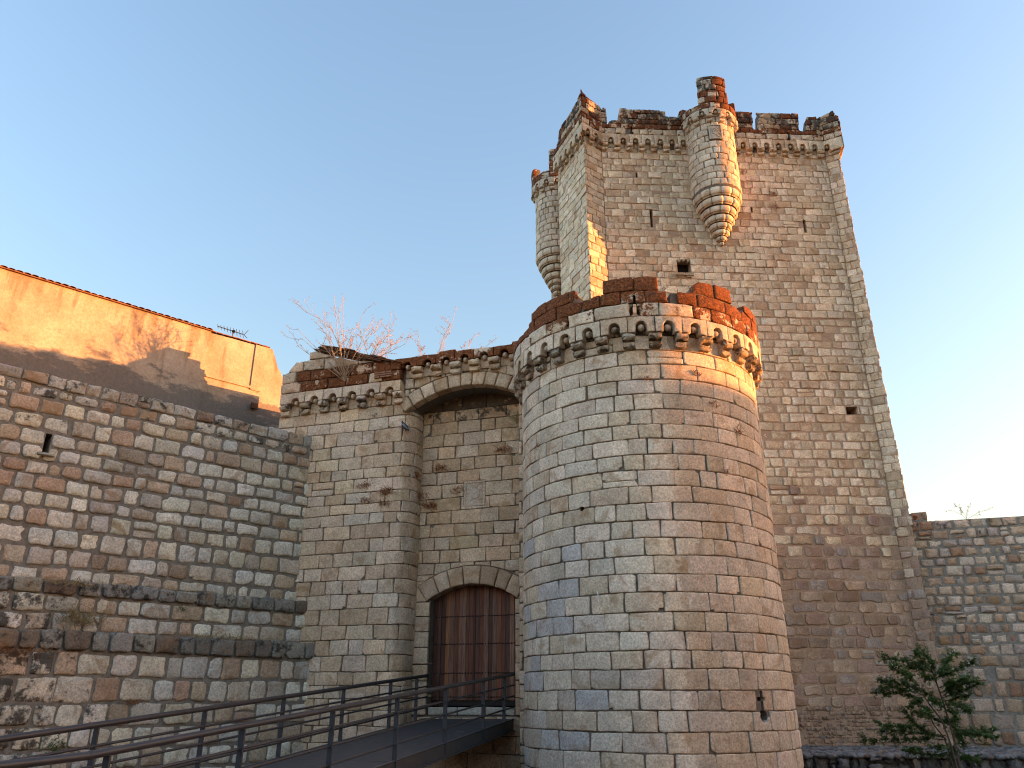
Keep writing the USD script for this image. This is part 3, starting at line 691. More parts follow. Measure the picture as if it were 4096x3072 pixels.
    for a, b in zip(jz[:-1], jz[1:]):
        for s0, s1 in ((-1.80, -1.335), (1.205, 1.75)):
            st.append(one_stone(box(s0, a + 0.006, s1, b - 0.006), D, rng, T_GATE(rng) * (0.95, 0.90, 0.84), (0.08, 0.1, 0), proud=rng.normal(0.02, 0.006), back=0.42, bevel=0.014, rough=0.006, corner=0.02))
    for g in (box(-1.80, 3.04, -1.205, 3.61), box(1.105, 3.04, 1.75, 3.55)):
        g = g.difference(Point(ds, dz).buffer(do - 0.01, quad_segs=32))
        if g.geom_type == 'Polygon': st.append(one_stone(g, D, rng, T_GATE(rng) * (0.95, 0.90, 0.84), (0.08, 0.1, 0), back=0.34, bevel=0.012, rough=0.006, corner=0.0))
    wedge = Polygon([(ds, dz), (ds + 5 * math.sin(math.asin(1.66 / do)), dz + 5 * math.cos(math.asin(1.66 / do))), (ds, dz + 9), (ds - 5 * math.sin(math.asin(1.66 / do)), dz + 5 * math.cos(math.asin(1.66 / do)))])
    for g in (box(-1.80, 3.036, -1.2, 3.62), box(1.1, 3.036, 1.75, 3.56)):
        g = g.intersection(Point(ds, dz).buffer(do - 0.015, quad_segs=32)).difference(wedge.buffer(0.004)).difference(Point(ds, dz).buffer(di, quad_segs=32))
        g = max(getattr(g, 'geoms', [g]), key=lambda a: a.area)
        if g.geom_type == 'Polygon' and g.area > 0.004: st.append(one_stone(g, D, rng, T_GATE(rng) * (0.95, 0.90, 0.84), (0.08, 0.1, 0), proud=0.02, back=0.34, bevel=0.008, rough=0.004, corner=0.0))
    al = math.asin(1.66 / do); e = np.linspace(-al, al, 8) + np.concatenate([[0], rng.normal(0, 0.02, 6), [0]])
    Q = lambda a, r: (ds + r * math.sin(a), dz + r * math.cos(a))
    for a, b in zip(e[:-1], e[1:]):
        q = Polygon([Q(a + .0012, di - 0.01), Q((a + b) / 2, di - 0.01), Q(b - .0012, di - 0.01), Q(b - .0012, do - 0.02), Q((a + b) / 2, do - 0.02), Q(a + .0012, do - 0.02)])
        q = q.intersection(box(-1.74, 2.9, 1.6, 9))
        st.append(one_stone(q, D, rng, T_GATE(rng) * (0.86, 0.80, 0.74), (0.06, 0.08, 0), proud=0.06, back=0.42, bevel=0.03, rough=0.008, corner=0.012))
    # parapet, left block
    PR = 0.22; GP = G
    bl = [-5.84, -5.16, -4.50, -3.82, -3.17, -2.53]
    out = Polygon([(-6.42, 9.22), (-6.42, 10.3), (-6.2, 10.38), (-5.96, 10.66), (-5.61, 10.68), (-5.49, 10.71), (-5.47, 10.92), (-5.3, 10.96), (-3.85, 10.42), (-2.53, 10.22), (-2.16, 10.22), (-2.16, 9.22)])
    nich = unary_union([niche(b, 9.25, 0.15, 0.3) for b in bl])
    spots = [(-5.3, 10.3), (-4.9, 9.95), (-4.1, 9.85), (-3.4, 9.95), (-5.6, 10.05), (-2.5, 9.9), (-2.3, 10.0), (-3.0, 10.1)]
    def lw(s, z, r):
        d = min(math.hypot(s - a, (z - b) * 1.3) for a, b in spots)
        return (0.80 - 0.5 * d + r.normal(0, 0.10) if d < 0.42 else 0.16 + 0.12 * r.random(), 0.28 * r.random(), 0)
    st += arch_course(G, [-6.42, -5.50, -4.83, -4.16, -3.50, -2.85, -2.16], bl, 9.25, 0.14, 9.22, 9.58, rng, tn(T_GATE), lw, PR)
    st += masonry(G, out.intersection(box(-9, 9.58, 9, 12)), [9.58, 9.93, 10.30, 10.68, 11.1], (0.5, 0.86), rng, joint=0.018, corner=0.03, bevel=0.02, rough=0.02, tone=tn(T_GATE), wear=lw, proud=PR, back=0.22, jit=0.008, split=0.05)
    put(t, 'parapet_core', *slab(out.difference(nich).buffer(-0.03), G, PR - 0.05, -0.28), 'mortar_dark')
    # parapet, right block over the arch
    br = [-1.97, -1.30, -0.69, -0.07, 0.54, 1.19, 1.86]
    out = Polygon([(-2.12, 9.96), (-2.12, 10.10), (-2.38, 10.12), (-2.38, 10.27), (-1.55, 10.27), (-1.45, 10.30), (-0.92, 10.26), (-0.88, 10.33), (-0.37, 10.34), (-0.33, 10.27), (0.27, 10.27), (0.83, 10.25), (1.43, 10.25), (1.46, 10.34), (2.3, 10.34), (2.3, 9.96)])
    nich = unary_union([niche(b, 9.99, 0.15, 0.3) for b in br])
    rwr = lambda s, z, r: (float(np.clip(0.72 + r.normal(0, 0.12), 0.2, 0.95)), 0.30, 0)
    st += arch_course(G, [-2.38, -1.64, -1.0, -0.38, 0.23, 0.86, 1.52, 2.2], br, 9.99, 0.14, 9.96, 10.36, rng, tn(T_GATE), rwr, PR + 0.03, outline=out)
    put(t, 'parapet_core', *slab(out.difference(nich).buffer(-0.03), G, PR - 0.03, -0.28), 'mortar_dark')
    lay(t, st)
    for b in bl: ball(t, G, b, 9.25, 0.09, 0.082, rng, T_GATE(rng) * 0.85, (0.1, 0.35, 0))
    for s in [-6.22, -5.50, -4.83, -4.16, -3.50, -2.85, -2.24]:
        corbel(t, G, s, 8.85, rng, T_GATE(rng), (0.05, 0.40 + 0.12 * rng.random(), 0), w=0.30, scale=0.98)
    for b in br: ball(t, G, b, 9.99, 0.12, 0.082, rng, T_GATE(rng) * 0.85, (0.1, 0.40, 0))
    for s in [-1.64, -1.0, -0.38, 0.23, 0.86, 1.52]:
        corbel(t, G, s, 9.58, rng, T_GATE(rng) * 0.95, (0.2 + 0.2 * rng.random(), 0.40, 0), d0=0.03, w=0.33, scale=0.98)
    # loose layers of slate along the ragged top of the left block, and at the far right end
    n = 0
    for lay_i in range(7):
        s = -5.28 + 0.05 * lay_i + rng.uniform(-0.05, 0.05)
        while s < -2.5:
            w = rng.uniform(0.22, 0.5); zb = 10.96 - (s + 5.3) * 0.305 if s > -5.3 else 10.96
            topz = 11.20 - (s + 5.24) * 0.345
            z = zb + lay_i * 0.036
            if z + 0.03 < topz and n < 120:
                v, f = boxvf((w - 0.02, rng.uniform(0.30, 0.46), 0.030), (0, 0, 0)); v = v + rng.normal(0, 0.006, v.shape)
                dd = v[:, 1] - 0.03 + rng.uniform(-0.02, 0.05) + PR - 0.2 + 0.06 * (lay_i == 6)
                zz = z + v[:, 2] - v[:, 0] * 0.33
                vv = G.map(s + w / 2 + v[:, 0], zz, -dd + 0.1)
                put(t, 'slate', vv, f, 'slate'); n += 1
            s += w
    for i in range(6):
        v, f = boxvf((0.24, 0.3, 0.036), (0, 0, 0)); v = v + rng.normal(0, 0.005, v.shape)
        put(t, 'slate', G.map(1.72 + v[:, 0] + rng.uniform(-.03, .03), 10.02 + 0.05 * i + v[:, 2], PR - 0.06 + v[:, 1]), f, 'clay' if i % 2 else 'slate')
    for i in range(9):   # brick patch in the left parapet
        v, f = boxvf((rng.uniform(0.14, 0.24), 0.12, 0.05), (0, 0, 0))
        put(t, 'brick', G.map(-2.95 + (i % 3) * 0.2 + v[:, 0], 9.72 + (i // 3) * 0.07 + v[:, 2], PR + 0.02 + v[:, 1]), f, 'clay')
    # cores
    op = unary_union([box(-2.26, -3, 1.56, 8.62), disc(Ri + 0.02).intersection(box(-1.95, 8.0, 1.75, 10))])
    put(t, 'wall_core', *slab(box(-6.47, -2.6, 3.2, 10.2).difference(op).difference(unary_union(ph)), G, -0.03, -1.5), 'mortar_dark')
    put(t, 'corner_core', *slab(box(-2.28, -2.6, end + 0.02, 8.7), W, -0.03, -0.3), 'mortar_dark')
    put(t, 'recess_core', *slab(box(-2.2, -2.6, 1.75, 9.4).difference(unary_union([door, hole])), D, -0.03, -0.9), 'mortar_dark')
    bd = Polygon([tuple(dirv(GAZ) * -6.3 + np.array(G0) - dirv(GAZ + 90) * 1.4), tuple(dirv(GAZ) * 3.0 + np.array(G0) - dirv(GAZ + 90) * 2.2), tuple(dirv(GAZ) * 3.0 + np.array(G0) - dirv(GAZ + 90) * 7), tuple(dirv(GAZ) * -6.3 + np.array(G0) - dirv(GAZ + 90) * 7)])
    m = trimesh.creation.extrude_polygon(bd, 12.2, engine='earcut'); put(t, 'rear_body', np.array(m.vertices) + (0, 0, -2.4), m.faces, 'mortar_dark')
    # weathered carved panel in its frame
    fr = panel.difference(panel.buffer(-0.06, join_style=2))
    put(t, 'carved_panel', *slab(panel.buffer(-0.055, join_style=2), D, -0.012, -0.2), 'stone', prim=dict(tone=(0.48, 0.375, 0.28), wear=(0.1, 0.1, 0), rnd=(0.2, 0.7, 0.4)))
    put(t, 'panel_frame', *slab(fr, D, 0.006, -0.2), 'stone', prim=dict(tone=(0.48, 0.37, 0.27), wear=(0.1, 0.05, 0), rnd=(0.6, 0.1, 0.3)))
    sh = [Point(-0.05, 6.08).buffer(0.16, quad_segs=3), Point(-0.2, 5.92).buffer(0.07, quad_segs=3), Point(0.12, 6.25).buffer(0.07, quad_segs=3), box(-0.28, 6.2, -0.12, 6.3)]
    put(t, 'worn_carving', *slab(unary_union(sh), D, -0.001, -0.1), 'stone', prim=dict(tone=(0.48, 0.39, 0.30), wear=(0.05, 0.1, 0), rnd=(0.5, 0.5, 0.1)))
    # threshold
    for s0, s1 in ((-1.30, -0.45), (-0.44, 0.35), (0.36, 1.17)):
        q = one_stone(box(s0, 0.07, s1, 0.27), D, rng, np.array((0.40, 0.36, 0.29)), (0, 0.15, 0), proud=-0.06, back=0.5, bevel=0.015)
        put(t, 'threshold', q['v'], q['f'], 'stone', True, dict(tone=q['tone'], wear=q['wear'], rnd=q['rnd']))
    # the door: two leaves of upright planks on a dark backing, with rows of nails
    dd = -0.30
    dshape = unary_union([box(-1.33, 0.44, 1.20, 3.12), Point(ds, dz).buffer(di, quad_segs=32).intersection(box(-1.33, 3.0, 1.20, 9))])
    gd = put(t, 'door', *slab(dshape.buffer(0.02), D, dd - 0.05, dd - 0.12), 'iron', label='tall weathered dark red plank door under the low arch')
    put(gd, 'bottom_rail', *slab(box(-1.30, 0.30, 1.18, 0.42), D, dd - 0.02, dd - 0.09), 'iron')
    wood = palette([(0.10, 0.034, 0.017), (0.062, 0.024, 0.014), (0.13, 0.045, 0.02), (0.20, 0.082, 0.033), (0.075, 0.030, 0.018), (0.12, 0.058, 0.035)], 0.2)
    s = -1.31
    while s < 1.18:
        w = rng.uniform(0.085, 0.15)
        if abs(s + w) < 0.03: w -= 0.04
        q = dshape.intersection(box(s + 0.003, 0.4, min(s + w, 1.19) - 0.003, 9))
        if not q.is_empty and q.area > 0.02:
            d_ = dd + rng.normal(0, 0.005)
            put(gd, 'plank', *slab(q, D, d_, dd - 0.045), 'plank_wood', prim=dict(tone=wood(rng) * (0.9 if s < -0.6 else 1.15), rnd=rng.random(3), wear=(0, 0, 0)))
        s += w
    oct8 = trimesh.creation.icosphere(subdivisions=1)
    for z in (2.63, 1.89, 1.13, 0.52):
        mb = MB()
        for x in np.arange(-1.24, 1.16, 0.083):
            c = D.map(np.array([x]), np.array([z + rng.normal(0, .006)]), np.array([dd + 0.006]))[0]
            mb.add(oct8.vertices * 0.019 + c, oct8.faces)
        put(gd, 'nail_row', *mb.get(), 'iron', True, kind='stuff')
        put(gd, 'iron_strap', *slab(box(-1.29, z - 0.010, 1.16, z + 0.010), D, dd + 0.007, dd - 0.01), 'iron')
gatehouse()

# ------------------------------------------------------------------ curtain wall on the left with two weathered ledges
def curtain():
    rng = np.random.default_rng(31)
    t = thing('curtain_wall', 'rubble curtain wall with two dark stepped ledges running left from the gatehouse', 'wall')
    P0, AZ = (-6.25, 23.07), 47
    S = Plane(P0, AZ)
    def wear(s, z, r):
        soot_shade = 0.04 + 0.26 * r.random() ** 3
        if z > 7.4: soot_shade += 0.30
        elif z > 6.8: soot_shade += 0.12
        if s < -4.5 and z < 3.1: soot_shade += 0.48 * min(1, (-4.5 - s) / 2.0)
        return (0.05 + (0.06 if z > 7 else 0), soot_shade, 0)
    def lwear(s, z, r): return (0.04, 0.34 + 0.16 * r.random(), 0)
    ltone = lambda s, z, r: T_CURT(r) * 0.40 + np.array((0.02, 0.02, 0.02))
    def tone(s, z, r):
        c = T_CURT(r)
        if z > 5.6 and r.random() < 0.25: c = c * (0.84, 0.82, 0.80)
        return c
    slit = box(-7.20, 6.06, -7.06, 6.56)
    kw = dict(joint=0.050, corner=0.06, bevel=0.026, rough=0.022, wavy=0.018, back=0.14, jit=0.010, split=0.02, prng=0.014, squash=0.05)
    up = [3.05, 3.38, 3.81, 4.30, 4.74, 5.10, 5.51, 5.86, 6.21, 6.60, 7.03, 7.42, 7.74]
    st0 = masonry(S, box(-13, 7.74, 0.06, 8.08), [7.74, 8.09], (0.36, 0.70), rng, tone=lambda s, z, r: T_CURT(r) * 0.72, wear=wear, **{**kw, 'joint': 0.02, 'corner': 0.03, 'back': 0.4})
    st = st0 + masonry(S, box(-13, 3.0, 0.06, 7.74).difference(slit.buffer(0.02)), up, (0.30, 0.74), rng, tone=tone, wear=wear, **kw)
    st += masonry(S, box(-13, 2.74, 0.24, 3.09), [2.72, 3.09], (0.42, 0.80), rng, tone=ltone, wear=lwear, proud=0.32, **{**kw, 'back': 0.4, 'joint': 0.03})
    st += masonry(S, box(-13, 1.9, 0.30, 2.73), [1.92, 2.32, 2.73], (0.36, 0.82), rng, tone=tone, wear=wear, proud=0.27, **kw)
    st += masonry(S, box(-13, 1.50, 0.52, 1.94), [1.47, 1.94], (0.36, 0.62), rng, tone=ltone, wear=lwear, proud=0.62, **{**kw, 'back': 0.45, 'joint': 0.03})
    low = [-2.6, -2.0, -1.5, -1.05, -0.58, -0.12, 0.38, 0.93, 1.47]
    st += masonry(S, box(-13, -2.6, 0.62, 1.5), low, (0.34, 0.74), rng, tone=lambda s, z, r: T_CURT(r), wear=wear, proud=0.56, **{**kw, 'joint': 0.045})
    lay(t, st)
    put(t, 'wall_core', *slab(box(-13, -2.6, 0.05, 8.02).difference(slit), S, -0.035, -1.2), 'mortar_grey')
    put(t, 'ledge_core', *slab(box(-13, -2.6, 0.22, 3.02), S, 0.23, -0.5), 'mortar_grey')
    put(t, 'ledge_core', *slab(box(-13, -2.6, 0.50, 1.88), S, 0.52, -0.4), 'mortar_grey')
    q = one_stone(box(-7.32, 5.98, -6.92, 6.05), S, rng, np.array((0.45, 0.42, 0.35)), (0, 0.2, 0), proud=0.10, back=0.3)
    put(t, 'slit_sill', q['v'], q['f'], 'stone', True, dict(tone=q['tone'], wear=q['wear'], rnd=q['rnd']))
curtain()

# ------------------------------------------------------------------ old rendered house behind the curtain wall
def house():
    rng = np.random.default_rng(41)
    t = thing('house', 'old house with a stained ochre plaster wall above the curtain wall', 'house')
    P0, AZ = (-10.8, 22.83), 48
    S = Plane(P0, AZ)
    put(t, 'wall', *slab(Polygon([(-11, 4), (0.90, 4), (0.90, 11.96), (-11, 11.96)]), S, 0.0, -3.0), 'plaster')
    right = Polygon([(0.88, 4), (4.3, 4), (4.3, 10.3), (3.72, 10.9), (3.55, 11.25), (3.42, 11.38), (3.30, 11.70), (3.16, 12.0), (2.98, 12.03), (2.5, 11.98), (1.6, 11.96), (0.88, 11.93)])
    put(t, 'lean_to_wall', *slab(right, S, -0.10, -2.6), 'plaster', label='rougher end wall with a broken sloping edge')
    put(t, 'wall_pier', *slab(Polygon([(2.52, 10.3), (2.90, 10.3), (2.90, 11.99), (2.52, 11.99)]), S, -0.06, -0.6), 'plaster')
    put(t, 'string_course', *slab(box(0.92, 10.34, 2.9, 10.42), S, -0.05, -0.3), 'plaster')
    put(t, 'drain_spout', *boxvf((0.10, 0.22, 0.2), tuple(S.map(np.array([2.72]), np.array([9.72]), np.array([0.0]))[0]), math.radians(-48)), 'slate')
    # roof: half round eave tiles with a sloping roof plane behind
    v = np.vstack([S.map(np.array([-11, 0.95, 0.95, -11]), np.array([11.97, 11.97, 12.9, 12.9]), np.array([0.08, 0.08, -3.2, -3.2])), S.map(np.array([-11, 0.95, 0.95, -11]), np.array([11.94, 11.94, 11.9, 11.9]), np.array([0.08, 0.08, -3.2, -3.2]))])
    f = np.array([(0, 1, 2), (0, 2, 3), (4, 6, 5), (4, 7, 6), (0, 4, 5), (0, 5, 1), (1, 5, 6), (1, 6, 2), (2, 6, 7), (2, 7, 3), (3, 7, 4), (3, 4, 0)])
    roof = put(t, 'roof', v, f, 'clay')
    for k, s in enumerate(np.arange(-6.6, 0.9, 0.2)):
        a = np.linspace(0, np.pi, 7)
        V = []
        for d, zz in ((0.13 + rng.uniform(-.02, .02), 11.965), (-0.6, 12.07)):
            for r in (0.095, 0.08):
                V.append(S.map(s + r * np.cos(a), zz + 0.3 * r * np.sin(a), np.full(7, d)))
        V = np.vstack(V); F = []
        for i in range(6):
            F += [(i, i + 1, 15 + i), (i, 15 + i, 14 + i), (7 + i, 21 + i, 8 + i), (8 + i, 21 + i, 22 + i), (i, 7 + i, i + 1), (i + 1, 7 + i, 8 + i)]
        put(roof, 'tile', V, np.array(F)[:, ::-1], 'clay')
    for s in np.arange(1.0, 3.0, 0.24):
        v, f = boxvf((0.22, 0.3, 0.03)); v = v + rng.normal(0, 0.006, v.shape)
        put(t, 'coping_tile', S.map(s + v[:, 0], 11.99 + v[:, 2] + 0.015 * s, v[:, 1] - 0.2), f, 'clay')
house()

def antenna():
    S = Plane((-10.8, 22.83), 48)
    t = thing('tv_antenna', 'tilted rod television antenna above the right end of the plaster wall', 'antenna')
    P = lambda s, z, d: S.map(np.array([s]), np.array([z]), np.array([d]))[0]
    a, b = P(1.62, 12.98, -1.6), P(2.42, 12.72, -1.1)
    put(t, 'boom', *tube([a, b], 0.016, 6), 'aluminium')
    put(t, 'mast', *tube([P(2.1, 11.6, -1.3), P(2.1, 12.84, -1.3)], 0.02, 6), 'aluminium')
    up = np.array([0, 0, 1.0]); ax = (b - a) / np.linalg.norm(b - a); cr = np.cross(ax, up); cr /= np.linalg.norm(cr)
    cr = cr * 0.75 + up * 0.35
    for k, u in enumerate(np.linspace(0.02, 0.98, 9)):
        c = a + (b - a) * u; L = 0.11 + 0.10 * u
        put(t, 'rod', *tube([c - cr * L, c + cr * L], 0.011, 5), 'aluminium')
    for sg in (-1, 1):
        put(t, 'reflector', *tube([b + ax * 0.02, b + ax * 0.16 + up * 0.16 * sg + cr * 0.1], 0.012, 5), 'aluminium')
    put(t, 'balun_box', *boxvf((0.09, 0.07, 0.08), tuple(a + (b - a) * 0.62)), 'iron')
antenna()

# ------------------------------------------------------------------ keep
def bartizan(t, C, R, z0, rng, tall, tone, merlons, th=(-125, 125), bartlabel=None):
    """round corbelled watch turret: stacked rolls, shaft, corbel ring, parapet"""
    S = Cyl(C, R, 0.2); q = lambda d, r=R: math.radians(d) * r
    b = put(t, 'bartizan', *slab(box(q(-180), z0 + 2.2, q(180), z0 + 6.6), S, -0.03, -0.5), 'mortar_dark', label=bartlabel)
    st = []
    dz = z0
    zs = list(np.linspace(z0 + 2.4, z0 + 6.0, 11)) + [z0 + 6.35, z0 + 6.6]
    shield = box(q(-17), z0 + 4.98, q(14), z0 + 5.85) if tall else Polygon()
    area = box(q(th[0]), z0 + 2.4, q(th[1]), z0 + 6.6).difference(shield)
    st += masonry(S, area, zs, (0.34, 0.62), rng, joint=0.016, corner=0.03, bevel=0.02, rough=0.018, tone=tone, wear=lambda s, z, r: (0.06, 0.08 * r.random() + (0.15 if z > z0 + 5.6 else 0), 0), maxseg=0.16, split=0)
    # rolls of the pointed base: (z centre, half height, radius)
    rolls = [(2.16, 0.25, 1.17), (1.72, 0.21, 1.03), (1.32, 0.20, 0.87), (0.95, 0.185, 0.71), (0.62, 0.165, 0.56), (0.33, 0.145, 0.42), (0.07, 0.13, 0.27), (-0.16, 0.11, 0.13)]
    for zc, hh, r0 in rolls:
        n = max(5, int(round(2 * math.pi * r0 / 0.52))); o = rng.uniform(0, 360)
        u = np.linspace(-1, 1, 7); prof = [(r0 - 0.16 + 0.16 * math.sqrt(max(0, 1 - x * x)) , zc + hh * x) for x in u]
        for k in range(n):
            a0, a1 = math.radians(o + 360 * k / n), math.radians(o + 360 * (k + 1) / n)
            g = 0.008 / max(r0, 0.1); a = np.linspace(a0 + g, a1 - g, 6); nz = rng.normal(0, 0.006)
            V = []; F = []
            for ai, aa in enumerate(a):
                ed = 0.012 if ai in (0, 5) else 0
                V += [(C[0] + (r - ed + nz) * math.sin(aa), C[1] - (r - ed + nz) * math.cos(aa), z0 + z) for r, z in prof]
            V += [(C[0] + (r0 - 0.22) * math.sin(aa), C[1] - (r0 - 0.22) * math.cos(aa), z0 + zc) for aa in a]
            m = 7
            for i in range(5):
                for j in range(6): F += [(i * m + j, (i + 1) * m + j, (i + 1) * m + j + 1), (i * m + j, (i + 1) * m + j + 1, i * m + j + 1)]
            for j in range(6): F += [(j, j + 1, 42), (5 * m + j, 47, 5 * m + j + 1)]
            st.append(dict(v=np.array(V), f=np.array(F), tone=tone(0, 0, rng), wear=(0.03, 0.05, 0), rnd=rng.random(3), area=0.2))
        put(b, 'roll_core', *slab(box(q(-180), z0 + zc - hh * 0.8, q(180), z0 + zc + hh * 0.9), S, r0 - R - 0.07, -R + 0.02), 'mortar_dark')
    # corbel ring and parapet
    zb = z0 + 6.05; P = 0.22; SP = Cyl(C, R + P, 0.2); qp = lambda d: q(d, R + P)
    step = 28.0; bs = np.arange(-112, 113, step) + 2
    out = Polygon([(qp(th[0]), zb + 0.33)] + [(qp(a), z0 + z) for a, z in merlons] + [(qp(th[1]), zb + 0.33)])
    nich = unary_union([niche(qp(x), zb + 0.46, 0.13, 0.3) for x in bs])
    key = unary_union([Point(qp(8), z0 + 7.35).buffer(0.075, quad_segs=3), box(qp(8) - 0.02, z0 + 7.35, qp(8) + 0.02, z0 + 7.7)]) if tall else Polygon()
    o2 = out.difference(unary_union([nich, key]))
    ys = [zb + 0.33] + [zb + 0.33 + 0.36 * k for k in range(1, 9)]
    st += masonry(SP, o2, ys, (0.34, 0.6), rng, joint=0.016, corner=0.03, bevel=0.02, rough=0.018, tone=lambda s, z, r: tone(s, z, r) * 0.85,
                  wear=lambda s, z, r: (float(np.clip(0.5 + (0.22 if z < z0 + 7.9 else 0.0) + (0.18 if s > 0.1 else -0.12) + r.normal(0, 0.1), 0, 1)) if z > zb + 0.7 else 0.2, 0.25 + (0.35 if z > z0 + 7.9 and s < 0.1 else 0.1), 0), back=0.2, maxseg=0.16, split=0, jit=0.006)
    put(b, 'parapet_core', *slab(o2.buffer(-0.02), SP, -0.05, -0.42), 'mortar_dark')
    for x in bs:
        ball(b, S, q(x), zb + 0.46, 0.10, 0.085, rng, tone(0, 0, rng) * 0.8, (0.1, 0.35, 0))
        corbel(b, S, q(x + step / 2), zb - 0.02, rng, tone(0, 0, rng) * 0.9, (0.1, 0.35, 0), w=0.24, scale=0.95)
    if tall:
        sh = put(b, 'shield_panel', *slab(shield.buffer(-0.01), S, 0.03, -0.15), 'stone', prim=dict(tone=(0.45, 0.38, 0.29), wear=(0, 0.1, 0), rnd=(0.3, 0.3, 0.9)), label='square panel carved with a coat of arms')
        cx, cz = (shield.bounds[0] + shield.bounds[2]) / 2, (shield.bounds[1] + shield.bounds[3]) / 2
        fr = shield.buffer(-0.01).difference(shield.buffer(-0.06, join_style=2))
        esc = Polygon([(cx - 0.15, cz + 0.24), (cx + 0.15, cz + 0.24), (cx + 0.15, cz - 0.04), (cx, cz - 0.20), (cx - 0.15, cz - 0.04)])
        chk = unary_union([box(cx - 0.14 + 0.07 * i, cz - 0.03 + 0.065 * j, cx - 0.075 + 0.07 * i, cz + 0.03 + 0.065 * j) for i in range(4) for j in range(4) if (i + j) % 2 == 0])
        tail = unary_union([LineString([(cx - 0.27, cz - 0.36), (cx - 0.06, cz - 0.2)]).buffer(0.03), LineString([(cx + 0.27, cz - 0.36), (cx + 0.06, cz - 0.2)]).buffer(0.03), LineString([(cx - 0.26, cz - 0.18), (cx - 0.17, cz - 0.05)]).buffer(0.03), LineString([(cx + 0.26, cz - 0.18), (cx + 0.17, cz - 0.05)]).buffer(0.03)])
        for nm, g, dpt in (('panel_frame', fr, 0.06), ('escutcheon', esc, 0.055), ('checks', chk, 0.075), *[('mantling', g, 0.05) for g in tail.geoms]):
            put(sh, nm, *slab(g, S, dpt, 0.0), 'stone', prim=dict(tone=(0.46, 0.39, 0.30), wear=(0, 0.1, 0), rnd=(0.3, 0.3, 0.9)))
    lay(b, st, limit=300)

